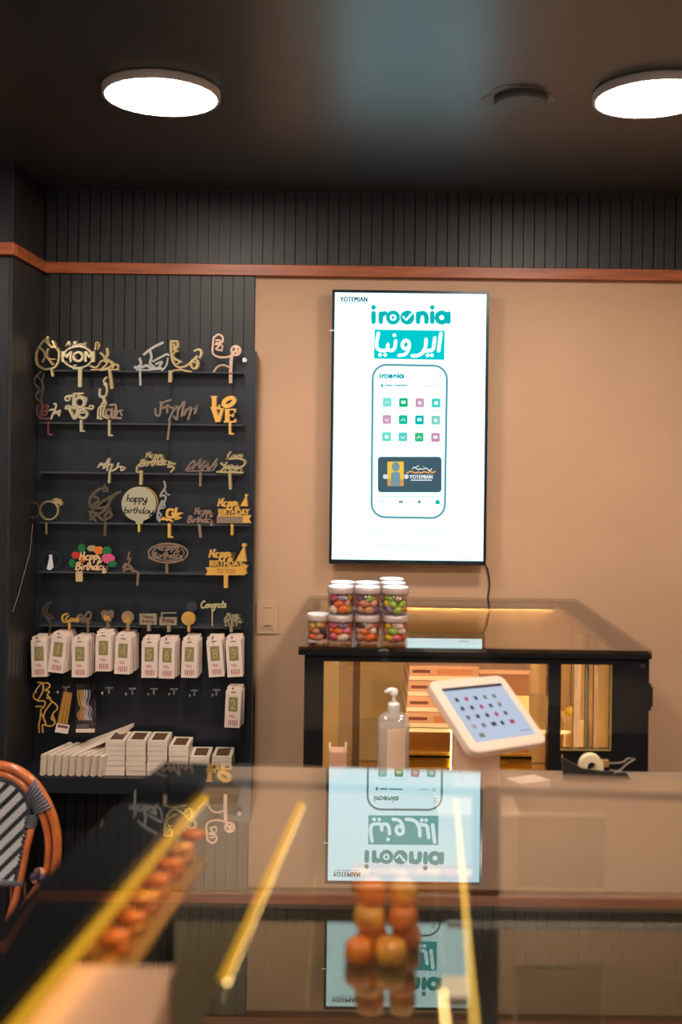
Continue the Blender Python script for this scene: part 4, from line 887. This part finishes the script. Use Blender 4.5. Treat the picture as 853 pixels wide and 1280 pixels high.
# sanitizer bottle
c = P(491.5, 960, 2.42); c = Vector((c.x, 2.42, WZ)); hb = P(491, 893, 2.42).z - WZ
e = empty('pump_bottle', c, 'clear hand sanitizer bottle with a white pump beside the tablet stand', 'bottle')
sh = [(-1, -.72), (-.72, -1), (.72, -1), (1, -.72), (1, .72), (.72, 1), (-.72, 1), (-1, .72)]
def ovl(mb, prof, c, k=0, kx=1, ky=.66):
    base = len(mb.v); ns = 24
    for r, z in prof:
        for j in range(ns):
            a = 2 * PI * j / ns; ca, sa = math.cos(a), math.sin(a); q_ = (abs(ca) ** 4 + abs(sa) ** 4) ** -.25
            mb.v.append((c[0] + r * ca * q_ * kx, c[1] + r * sa * q_ * ky, c[2] + z))
    for i in range(len(prof) - 1):
        for j in range(ns): j2 = (j + 1) % ns; mb.f.append([base + i * ns + j, base + i * ns + j2, base + (i + 1) * ns + j2, base + (i + 1) * ns + j]); mb.mi.append(k)
    mb.f.append([base + j for j in range(ns)][::-1]); mb.mi.append(k); mb.f.append([base + (len(prof) - 1) * ns + j for j in range(ns)]); mb.mi.append(k)
    return mb
ovl(MB(), [(.036, 0), (.0385, .006), (.0385, hb - .018), (.036, hb - .006), (.026, hb + .002), (.014, hb + .006)], c).build('bottle_body', glass('bottle_clear', (.93, .90, .88), .06, .04, .22, (.9, .85, .82)), e, True, 40)
ovl(MB(), [(.034, .003), (.0365, .008), (.0365, hb - .03), (.034, hb - .026)], c).build('gel', glass('gel', (.92, .84, .74), .02, .05, .35, (.85, .72, .58)), e, True, 40)
MB().box(c.x - .016, c.x + .028, c.y - .0268, c.y - .0258, c.z + .02, c.z + hb - .03).build('label', mat('gel_label', lin((232, 200, 172)), .4), e)
MB().lathe([(.013, hb + .004), (.0145, hb + .006), (.0145, hb + .026), (.011, hb + .029), (.005, hb + .030), (.0042, hb + .046), (.009, hb + .048), (.010, hb + .058), (.008, hb + .062)], c, 20).build('pump_collar', M_white, e, True, 40)
MB().tube([c + Vector((0, 0, hb + .058)), c + Vector((-.012, -.002, hb + .059)), c + Vector((-.022, -.004, hb + .054))], [.0075, .006, .004], 10).build('nozzle', M_white, e, True)
# small white box left
c = P(424, 945, 2.40); e = empty('small_white_box', (c.x, 2.40, WZ), 'small pinkish-white open box left of the sanitizer bottle', 'box')
zt2 = P(424, 934, 2.40).z
MB().box(c.x - .024, c.x + .018, 2.39, 2.43, WZ, zt2 - .008).build('body', M_pink, e, bevel=.002); MB().box(c.x - .024, c.x - .021, 2.39, 2.43, zt2 - .008, zt2 + .002).box(c.x + .015, c.x + .018, 2.39, 2.43, zt2 - .008, zt2 + .004).build('flap', M_boxw, e)
# card lying at the right of the tablet stand, tape dispenser
c = P(675, 962, 2.36)
tag(MB().obox((P(655, 966, 2.3).x, 2.33, WZ), (.075, .03, .0), (-.03, .04, 0), (0, 0, .018)).build('white_card', M_boxw), 'white flat carton lying right of the tablet stand', 'box')
c = P(733, 953, 2.42); e = empty('tape_dispenser', (c.x, 2.42, WZ), 'black tape dispenser with a cream roll of tape', 'tape dispenser')
zc = P(738, 966, 2.42).z + .006
rl = MB(); q_ = P(739, 957, 2.42)
for a0 in range(24):
    a = 2 * PI * a0 / 24; b = 2 * PI * (a0 + 1) / 24; r0_, r1_ = .011, .029
    rl.add([(q_.x + r0_ * math.cos(a), 2.41, q_.z + r0_ * math.sin(a)), (q_.x + r1_ * math.cos(a), 2.41, q_.z + r1_ * math.sin(a)), (q_.x + r1_ * math.cos(b), 2.41, q_.z + r1_ * math.sin(b)), (q_.x + r0_ * math.cos(b), 2.41, q_.z + r0_ * math.sin(b)),
            (q_.x + r0_ * math.cos(a), 2.43, q_.z + r0_ * math.sin(a)), (q_.x + r1_ * math.cos(a), 2.43, q_.z + r1_ * math.sin(a)), (q_.x + r1_ * math.cos(b), 2.43, q_.z + r1_ * math.sin(b)), (q_.x + r0_ * math.cos(b), 2.43, q_.z + r0_ * math.sin(b))],
           [(0, 1, 2, 3), (4, 7, 6, 5), (1, 5, 6, 2), (0, 3, 7, 4)])
rl.build('tape_roll', mat('tape_cream', lin((235, 214, 176)), .45), e)
g = Px(2.398, .010); g.poly([(703, 947), (712, 952), (728, 961), (755, 965), (768, 964), (784, 967), (790, 975), (705, 975)]); g.build('body', M_blackp, e)
g = Px(2.412, .012); g.rect(751, 951, 762, 959, r=1); g.build('tape_tongue', mat('tape_tan', lin((160, 122, 70)), .3), e)
e = empty('scissors', P(780, 955, 2.40), 'silver scissors resting behind the tape dispenser', 'scissors')
g = Px(2.402, .003); g.line([(763, 954), (778, 953), (786, 948), (794, 949)], 1.6); g.build('blade', M_steel, e)
g = Px(2.396, .003); g.line([(764, 963), (775, 963), (783, 956), (794, 949)], 1.8); g.line([(768, 966), (778, 964)], 1.6); g.build('blade', M_steel, e)
a = P(703, 944, 2.45); b = P(705, 968, 2.45)
tag(MB().tube([a, Vector((b.x, 2.45, WZ + .002))], .0018, 8).build('yellow_straw', mat('straw_yellow', lin((220, 180, 60)), .4)), 'thin yellow straw upright left of the tape dispenser', 'straw')

# tablet in its stand
Cc = Vector((0, 0, EYE)) + Rv * .335 - Uv * .626 + Fv * 2.259
av = (Rv * .78 - Uv * -.09 * -1 + Fv * .62) * .197; bv = (Rv * .44 - Uv * .62 - Fv * .65) * .148
nn = av.cross(bv).normalized()
if nn.y > 0: nn = -nn
tb = empty('tablet_stand', (Cc.x, Cc.y, WZ), 'white tablet kiosk stand with a lit point of sale screen', 'tablet')
def tq(u0, u1, v0, v1, d0, d1, mb=None, k=0):
    mb = mb or MB(); o = Cc + av * (u0 - .5) + bv * (v0 - .5) + nn * d0
    return mb.obox(o, av * (u1 - u0), bv * (v1 - v0), nn * (d1 - d0), k)
def rounded(u0, u1, v0, v1, d0, d1, ru, rv):
    pts = []
    for cu, cv, a0 in ((u1 - ru, v1 - rv, 0), (u0 + ru, v1 - rv, 90), (u0 + ru, v0 + rv, 180), (u1 - ru, v0 + rv, 270)):
        for a in range(0, 91, 15): t = math.radians(a0 + a); pts.append(Cc + av * (cu + ru * math.cos(t) - .5) + bv * (cv + rv * math.sin(t) - .5) + nn * d0)
    return MB().prism(pts, nn * (d1 - d0))
M_tabw = mat('tablet_white', lin((218, 192, 172)), .4)
rounded(-.13, 1.13, -.17, 1.17, -.020, .001, .13, .13).build('housing', M_tabw, tb, bevel=.004)
rounded(0, 1, 0, 1, .001, .0016, .01, .01).build('screen', emit('tablet_screen', lin((196, 208, 228)), .85), tb)
tq(0, 1, 0, .055, .0016, .0018).build('status_bar', emit('tablet_bar', lin((80, 70, 78)), .8), tb)
tc = [(60, 50, 60), (200, 150, 150), (90, 70, 80), (60, 60, 90), (130, 130, 110), (190, 60, 90), (120, 100, 90), (110, 140, 110)]
for r in range(5):
    for c_ in range(5):
        if r == 4 and c_ > 0: continue
        u = .10 + c_ * .155 + (.0 if r != 4 else .02); v = .20 + r * .165; q_ = .05 if (r, c_) not in ((4, 0), (3, 2), (3, 4)) else .075
        tq(u, u + q_, v, v + .07, .0016, .0019).build('product_icon', emit('tab_%d' % ((r * 3 + c_ * 5) % 8), lin(tc[(r * 3 + c_ * 5) % 8]), .8), tb)
tq(.78, .96, .90, .915, .0016, .0019).build('footer_text', emit('tabline', lin((140, 150, 175)), .8), tb)
pc = P(597, 950, 2.22); MB().box(P(570, 950, 2.275).x, P(577.5, 950, 2.275).x, 2.275, 2.34, WZ, 1.02).box(P(577.5, 950, 2.275).x, P(625, 950, 2.275).x, 2.27, 2.34, WZ, 1.03).build('post', mat('post_pink', lin((222, 186, 162)), .4), tb, bevel=.002)
MB().box(pc.x - .09, pc.x + .09, 2.17, 2.33, WZ, WZ + .006).build('base', M_tabw, tb)
# ------------------------------------------------------------------ near glass counter
GZ = 1.18
A1 = H(190, 965, GZ); B1 = H(206, 952.5, GZ); R1 = H(853, 974, GZ)
dirb = (R1 - B1).normalized(); R2 = B1 + dirb * 1.75
L0 = H(0, 1151, GZ); dl = (L0 - A1).normalized(); L2 = A1 + dl * ((A1.y - .62) / -dl.y)
Fr = Vector((R2.x, .62, GZ)); dn = Vector((0, 0, -.012))
I0 = H(239, 996, GZ); I1 = H(104, 1153, GZ); di = (I1 - I0).normalized()
# inner border line meets the back edge and the front
def onY(p, d, Y): return p + d * ((Y - p.y) / d.y)
tI = I0 - di * .05
den = dirb.x * di.y - dirb.y * di.x
s_ = ((B1.x - I0.x) * dirb.y - (B1.y - I0.y) * dirb.x) / -den if den else 0
s2 = (dirb.x * (I0.y - B1.y) - dirb.y * (I0.x - B1.x)) / (dirb.y * di.x - dirb.x * di.y)
Ib = I0 + di * s2; If = onY(I0, di, .62)
ct = empty('glass_counter', ((B1.x + R2.x) / 2, 1.1, 0), 'large glass topped pastry counter filling the bottom of the frame', 'display counter')
slab([Ib, R2, Fr, If], dn).build('top_glass', [M_topglass, M_under], ct)
MB().prism([A1, B1, Ib, If, L2], dn).build('black_border', M_blackg, ct)
ins = lambda p, x, y, z: Vector((p.x + x, p.y + y, z))
# side, front and back walls
bk = -.022
MB().prism([ins(A1, .004, 0, 0), ins(A1, .016, 0, 0), ins(L2, .016, 0, 0), ins(L2, .004, 0, 0)], (0, 0, GZ - .012)).build('left_side', M_frame, ct)
MB().prism([ins(L2, .016, .004, 0), ins(Fr, -.004, .004, 0), ins(Fr, -.004, .02, 0), ins(L2, .016, .02, 0)], (0, 0, GZ - .012)).build('front_panel', M_frame, ct)
MB().prism([ins(R2, -.016, -.03, 0), ins(R2, -.004, -.03, 0), ins(Fr, -.004, .02, 0), ins(Fr, -.016, .02, 0)], (0, 0, GZ - .012)).build('right_side', M_frame, ct)
a0 = B1 + Vector((0, -.02, 0)); b0 = R2 + Vector((-.02, -.02, 0))
MB().prism([ins(a0, 0, 0, 0), ins(b0, 0, 0, 0), ins(b0, 0, .01, 0), ins(a0, 0, .01, 0)], (0, 0, .70)).build('back_panel', M_frame, ct)
# sliding doors: frames and smoked panels in the back
L_ = (b0 - a0).length; nd = 3; FR = (0, .292, .64, 1)
for i in range(nd):
    p0 = a0 + (b0 - a0) * FR[i]; p1 = a0 + (b0 - a0) * FR[i + 1]; off = Vector((0, .008 * (i % 2), 0)); dx = (p1 - p0).normalized()
    d_ = empty('sliding_door', (p0.x, p0.y, .70)); d_.parent = ct; d_.matrix_parent_inverse = ct.matrix_world.inverted()
    def seg(p, q, z0, z1, nm, m_, th=.006): MB().prism([ins(p + off, 0, 0, z0), ins(q + off, 0, 0, z0), ins(q + off, 0, th, z0), ins(p + off, 0, th, z0)], (0, 0, z1 - z0)).build(nm, m_, d_)
    seg(p0 + dx * .012, p1 - dx * .012, .712, GZ - .03, 'door_panel', M_pane, .004)
    fm = mat('door_rail', lin((88, 82, 76)), .3, .5)
    seg(p0, p0 + dx * .022, .70, GZ - .018, 'rail', fm); seg(p1 - dx * .022, p1, .70, GZ - .018, 'rail', fm); seg(p0, p1, GZ - .030, GZ - .018, 'rail', fm)
deck = .72
MB().prism([ins(A1, .02, -.01, deck), ins(B1, .02, -.03, deck), ins(b0, -.01, -.01, deck), ins(Fr, -.02, .03, deck), ins(L2, .02, .03, deck)], (0, 0, -.01)).build('deck', mat('deck_steel', lin((110, 100, 86)), .25, .6), ct)
# inner glass shelf
gz = .963
sa = H(300, 1127, gz); sx0 = P(300, 1127, sa.y).x
SL = Vector((-.13, 1.508, gz)); SR = Vector((b0.x - .03, 1.508, gz))
slab([SL, SR, Vector((Fr.x - .03, .72, gz)), Vector((-.235, .72, gz))], (0, 0, -.006)).build('inner_shelf', [M_shelfglass, M_under], ct)
MB().box(.17, .62, 1.502, 1.508, gz + .0005, gz + .004).build('shelf_edge', mat('edge_steel', (.7, .66, .6), .25, .8), ct)
# partition of the narrow left bay
M_row = emit('hidden_fill_row', (1.0, .66, .26), 16.0)  # unseen emitters added below the strips to brighten the pastries
def strip(pa, pb, h, wd, nm, m_, th=.004):
    a = H(*pa, h); b = H(*pb, h); d = (b - a).normalized(); n_ = Vector((-d.y, d.x, 0)) * wd
    q = n_.normalized() * .003; MB().prism([a + q * .2, b + q * .2, b + q, a + q], (0, 0, -.0012)).build('hidden_fill_row', M_row, ct).location.z -= th + .001
    return MB().prism([a, b, b + n_, a + n_], (0, 0, -th)).build(nm, m_, ct)
ext = lambda p, q, t: (p[0] + (q[0] - p[0]) * t, p[1] + (q[1] - p[1]) * t)
h1 = GZ - .013
a = Ib; 
MB().prism([ins(I0 - di * .045, .002, 0, h1), ins(If, .002, .03, h1), ins(If, .018, .03, h1), ins(I0 - di * .045, .013, 0, h1)], (0, 0, -.005)).build('light_strip', M_ledc, ct)
MB().prism([ins(I0 - di * .045, .006, 0, h1 - .006), ins(If, .006, .03, h1 - .006), ins(If, .014, .03, h1 - .006), ins(I0 - di * .045, .011, 0, h1 - .006)], (0, 0, -.002)).build('hidden_fill_row', M_row, ct)
strip((381, 1003), (286, 1222), GZ - .030, -.010, 'light_strip', M_ledc)
strip((569.5, 1000), (592, 1285), GZ - .030, .0035, 'light_strip', M_ledt)
strip((551, 1232), (556, 1290), GZ - .030, .0016, 'light_strip', M_ledt)
strip((236 / 2.369 + 280, 1003), (300, 1240), GZ - .034, -.004, 'strip_holder', M_steel) if False else None
# narrow left bay: ledge with pastries, kraft box
bt = 1.075
def inL(Y, off): p = onY(A1, dl, Y); return p.x + off
MB().prism([(inL(1.47, .018), 1.47, bt), (inL(1.47, .105), 1.47, bt), (inL(.98, .105), .98, bt), (inL(.98, .018), .98, bt)], (0, 0, -.006)).build('side_shelf', mat('shelf_tan', lin((196, 150, 84)), .4), ct)
def croissant(x, y, z, s, rz, label, grp, m_):
    mb = MB(); n_ = 15; pts = []; rs = []
    for i in range(n_):
        t = -1 + 2 * i / (n_ - 1); a = t * 1.25
        pts.append(Vector((math.sin(a) * .034, (1 - math.cos(a)) * .030, .0))); rs.append((.0035 + .0125 * (1 - t * t)) * (1 + .13 * (i % 2)))
    mb.tube(pts, rs, 12); o = mb.build('croissant', m_, None, True)
    o.location = (x, y, z + .015 * s); o.scale = (s, s, s * .9); o.rotation_euler = (0, 0, rz); return tag(o, label, 'pastry', grp)
def roll(x, y, z, r, h, m_, label, grp):
    mb = MB(); mb.lathe([(r * .7, 0), (r * .98, h * .15), (r, h * .5), (r * .9, h * .82), (r * .6, h * .97), (r * .1, h)], (0, 0, 0), 20); o = mb.build('bread_roll', m_, None, True); o.location = (x, y, z); o.rotation_euler = (0, 0, random.random() * 6); return tag(o, label, 'pastry', grp)
def pm(name, c): return mat(name, lin(c), .45, noise=.3, nscale=60, coat=.25, bump=.4, bscale=120)
M_p1 = pm('pastry_gold', (238, 158, 56)); M_p2 = pm('pastry_orange', (236, 126, 34)); M_p3 = pm('pastry_brown', (206, 110, 44))
k = 0
for i in range(7):
    Yp = 1.14 + i * .05
    for j in range(2):
        x = inL(Yp, .042 + j * .040)
        croissant(x, Yp + (j % 2) * .012, bt + .0005, .62, random.uniform(-.5, .5) + (PI / 2), 'golden croissant in the left bay under the counter edge', 'croissants in the left bay', M_p1 if (i + j) % 2 else M_p2)
        croissant(x + .003, Yp + .02, bt + .028, .6, random.uniform(-.5, .5), 'golden croissant in the left bay under the counter edge', 'croissants in the left bay', M_p2 if (i + j) % 3 else M_p1)
kb = empty('kraft_box', (inL(1.0, .08), 1.0, bt), 'plain beige box under the glass at the lower left', 'box')
bxl = inL(1.03, .030); bxr = P(214, 1220, 1.045).x; zk = P(130, 1208, 1.045).z
MB().box(bxl, bxr, .80, 1.045, gz + .002, min(zk, GZ - .02) - .004).build('body', M_kraft, kb); MB().box(bxl - .002, bxr + .002, .798, 1.047, min(zk, GZ - .02) - .004, min(zk, GZ - .02)).build('lid', M_kraft, kb)
# centre: rolls stacked on the inner shelf
gz0 = gz + .0005
for (px_, Yp, lev, m_, r_) in ((449, 1.395, 0, M_p2, .020), (489, 1.395, 0, M_p1, .023), (466, 1.44, 0, M_p2, .022), (508, 1.44, 0, M_p3, .022),
                                (462, 1.43, 1, M_p1, .023), (504, 1.43, 1, M_p2, .021), (464, 1.44, 2, M_p2, .022), (504, 1.44, 2, M_p1, .020)):
    x = P(px_, 1150, Yp).x
    roll(x, Yp, gz0 + lev * .032, r_, .032, m_, 'orange-brown bread roll %s on the inner glass shelf' % ['in the bottom layer', 'in the middle layer of the stack', 'on top of the stack'][lev], ['bottom', 'middle', 'top'][lev] + ' layer of bread rolls in the counter')
tr_ = tag(MB().box(.03, .26, 1.812, 1.90, WZ + .0003, WZ + .006).box(.03, .26, 1.812, 1.815, WZ + .006, WZ + .014).box(.03, .26, 1.897, 1.90, WZ + .006, WZ + .014).build('cake_tray', mat('tray_tan', lin((190, 122, 62)), .4)), 'brown tray of pastries on the work table behind the counter', 'tray')
for i in range(7):
    croissant(.05 + i * .0325, 1.85, WZ + .0065, .62, random.uniform(-.4, .4), 'flaky brown pastry lying on the brown tray', 'pastries on the brown tray', M_p3 if i % 2 else M_p1)
# paper bags / tray on the right part of the shelf
tag(MB().prism([(.142, 1.30, gz0), (.175, 1.30, gz0), (.18, 1.35, gz0), (.147, 1.35, gz0)], (0, 0, .006)).build('paper_packet', mat('packet', lin((226, 214, 190)), .4)), 'small pale paper packet on the inner glass shelf by the thin light strip', 'packet')
# clear acrylic sign holder
e = empty('sign_holder', (.338, 1.495, 1.02), 'clear pale-edged sign holder fixed to the glass door of the counter', 'sign holder')
ax0, ax1, az0, az1 = .273, .403, 1.022, 1.134
MB().box(ax0, ax1, 1.494, 1.497, az0, az1).build('plate', glass('acrylic', (.92, .92, .9), .05), e)
MB().box(ax0 - .002, ax0, 1.493, 1.498, az0, az1).box(ax1, ax1 + .002, 1.493, 1.498, az0, az1).box(ax0, ax1, 1.493, 1.498, az1, az1 + .002).box(ax0, ax1, 1.493, 1.498, az0 - .002, az0).build('edge', mat('acrylic_edge', lin((214, 190, 150)), .2), e)
# chair
# ------------------------------------------------------------------ bistro chair
YC = 2.50; xc = -.935; mir = lambda p: Vector((2 * xc - p.x, p.y, p.z))
ch = empty('bistro_chair', (xc, YC - .2, 0), 'rattan bistro chair with black and white woven back', 'chair')
def arc(pts): s_ = smooth_line(pts, 5); return s_
outer = arc([(-8, 955), (18, 961), (40, 976), (57, 1000), (68, 1028), (71.5, 1056), (68.5, 1086), (60, 1120), (48, 1160)])
inner = arc([(-8, 966), (12, 970), (30, 983), (46, 1006), (56.5, 1030), (60.5, 1056), (58, 1086), (50, 1120), (38, 1160)])
for nm, L, r_ in (('outer_hoop', outer, .0115), ('inner_hoop', inner, .0085)):
    R_ = [P(x, y, YC) for x, y in L]; full = [mir(p) for p in R_[::-1]] + R_
    MB().tube(full, r_, 12).build(nm, M_rattan, ch, True)
post = [(40, 1030), (33, 1060), (27, 1092), (20, 1122), (10, 1150)]
R_ = [P(x, y, YC) for x, y in post]; zseat = .455
for f in (lambda p: p, mir):
    pts = [f(p) for p in R_]; last = pts[-1]; pts += [Vector((last.x, YC - .01, zseat)), Vector((last.x, YC + .05, 0))]
    MB().tube(pts, .0095, 10).build('rear_post', M_rattan, ch, True)
    MB().tube([f(P(48, 1160, YC)), f(Vector((-.72, YC - .10, .60))), f(Vector((-.71, YC - .34, .62))), f(Vector((-.72, YC - .42, .44)))], .0105, 10).build('arm', M_rattan, ch, True)
    MB().tube([f(Vector((-.735, YC - .42, zseat))), f(Vector((-.715, YC - .44, 0)))], .012, 10).build('leg', M_rattan, ch, True)
    b_ = MB()
    for t in range(9):   # binding round the hoop where it meets the panel
        a = (41 + t * 2.5, 976 + t * 4.2); c_ = (33 + t * 1.4, 996 + t * 2.7)
        b_.tube([f(P(a[0] + 3, a[1] - 1, YC - .012)), f(P((a[0] + c_[0]) / 2, (a[1] + c_[1]) / 2, YC - .016)), f(P(c_[0], c_[1], YC - .010))], .0035, 6)
    tag(b_.build('binding', M_bind, ch, True), kind='stuff')
    b_ = MB()
    for t in range(5): q_ = f(P(41.5 - t * .6, 1018 + t * 3.4, YC)); b_.tube([q_ + Vector((math.cos(a_ * PI / 5) * .0125, math.sin(a_ * PI / 5) * .0125, 0)) for a_ in range(10)], .0028, 6, closed=True)
    tag(b_.build('binding', M_bind, ch, True), kind='stuff')
# woven panel
edge_px = arc([(-8, 972), (10, 975), (24, 983), (34, 997), (37, 1010), (34, 1030), (29, 1060), (24, 1085), (20, 1100)])
E_ = [P(x, y, YC) for x, y in edge_px]
braid = MB()
for sgn in range(2):
    for off in (0, PI):
        pts = []
        for i, p in enumerate([q for q in E_]):
            pts.append(p)
        fine = []
        for i in range(len(pts) - 1):
            for t in range(4): fine.append(pts[i].lerp(pts[i + 1], t / 4))
        w_ = [p + Vector((math.cos(i * .75 + off) * .0045, math.sin(i * .75 + off) * .0045 - .002, math.cos(i * .75 + off) * .002)) for i, p in enumerate(fine)]
        if sgn: w_ = [mir(p) for p in w_]
        braid.tube(w_, .0042, 6)
tag(braid.build('braided_edge', M_wvb, ch, True), kind='stuff')
zb_ = E_[-1].z
def halfw(z):
    for i in range(len(E_) - 1):
        if E_[i].z >= z >= E_[i + 1].z:
            t = (E_[i].z - z) / (E_[i].z - E_[i + 1].z + 1e-9); return (E_[i].x + (E_[i + 1].x - E_[i].x) * t) - xc
    return -1
cs = .0056; ww = MB(); wbk = MB(); zz = zb_ + cs / 2; r_i = 0
while zz < E_[0].z:
    hw = halfw(zz); c0 = -int(.3 / cs)
    for ci in range(c0, -c0):
        x = ci * cs
        if abs(x) < hw - .003:
            wht = ((ci - r_i) % 7) < 4
            m_ = ww if wht else wbk; dy = -.003 if wht else 0
            xa = xc + x; m_.obox((xa - cs * .48, YC - .004 + dy, zz - cs * .36), (cs * .96, 0, 0), (0, .004, 0), (0, 0, cs * .72))
    zz += cs; r_i += 1
tag(ww.build('white_weave', M_wvw, ch), 'white diagonal woven bands', kind='stuff'); tag(wbk.build('black_weave', M_wvb, ch), 'black diagonal woven bands', kind='stuff')
MB().box(xc - .12, xc + .12, YC + .001, YC + .003, zb_, E_[0].z - .05).build('weave_backing', M_wvb, ch)
a = P(30, 1103, YC); MB().tube([mir(a), a], .0105, 10).build('lower_rail', M_bind, ch, True)
for i in range(12): x = xc - .19 + i * .0345; MB().tube([(x, YC, zseat + .01), (x, YC, a.z)], .003, 6).build('spindle', mat('spindle', lin((120, 76, 50)), .4), ch)
MB().tube([(xc + .21 * math.cos(t * PI / 12), YC - .22 + .22 * math.sin(t * PI / 12), zseat) for t in range(24)], .013, 10, closed=True).build('seat_frame', M_rattan, ch, True)
MB().lathe([(.2, -.006), (.205, .0), (.2, .008), (.05, .010)], (xc, YC - .22, zseat), 32, sy=1.04).build('seat', M_wvw, ch, True)
# knotted scarf
b_ = MB(); c = P(49, 1097, YC - .02)
e = empty('scarf_knot', c, 'small dark patterned cloth knot tied to the chair hoop', 'scarf')
for i in range(7):
    a = i * .9; b_.ball(c + Vector((math.cos(a) * .012 + (i - 3) * .0015, -.003 + .006 * math.sin(a * 2), math.sin(a) * .016)), (.013, .010, .009), 8, 6, i % 3, Matrix.Rotation(a, 3, 'Y'))
b_.build('knot', [mat('knot_purple', lin((52, 40, 78)), .6), mat('knot_tan', lin((190, 140, 100)), .6), mat('knot_brown', lin((84, 50, 48)), .6)], e, True)
# tiny white clip on the wood trim
for o in bpy.data.objects:
    if 'front' in o: del o['front']
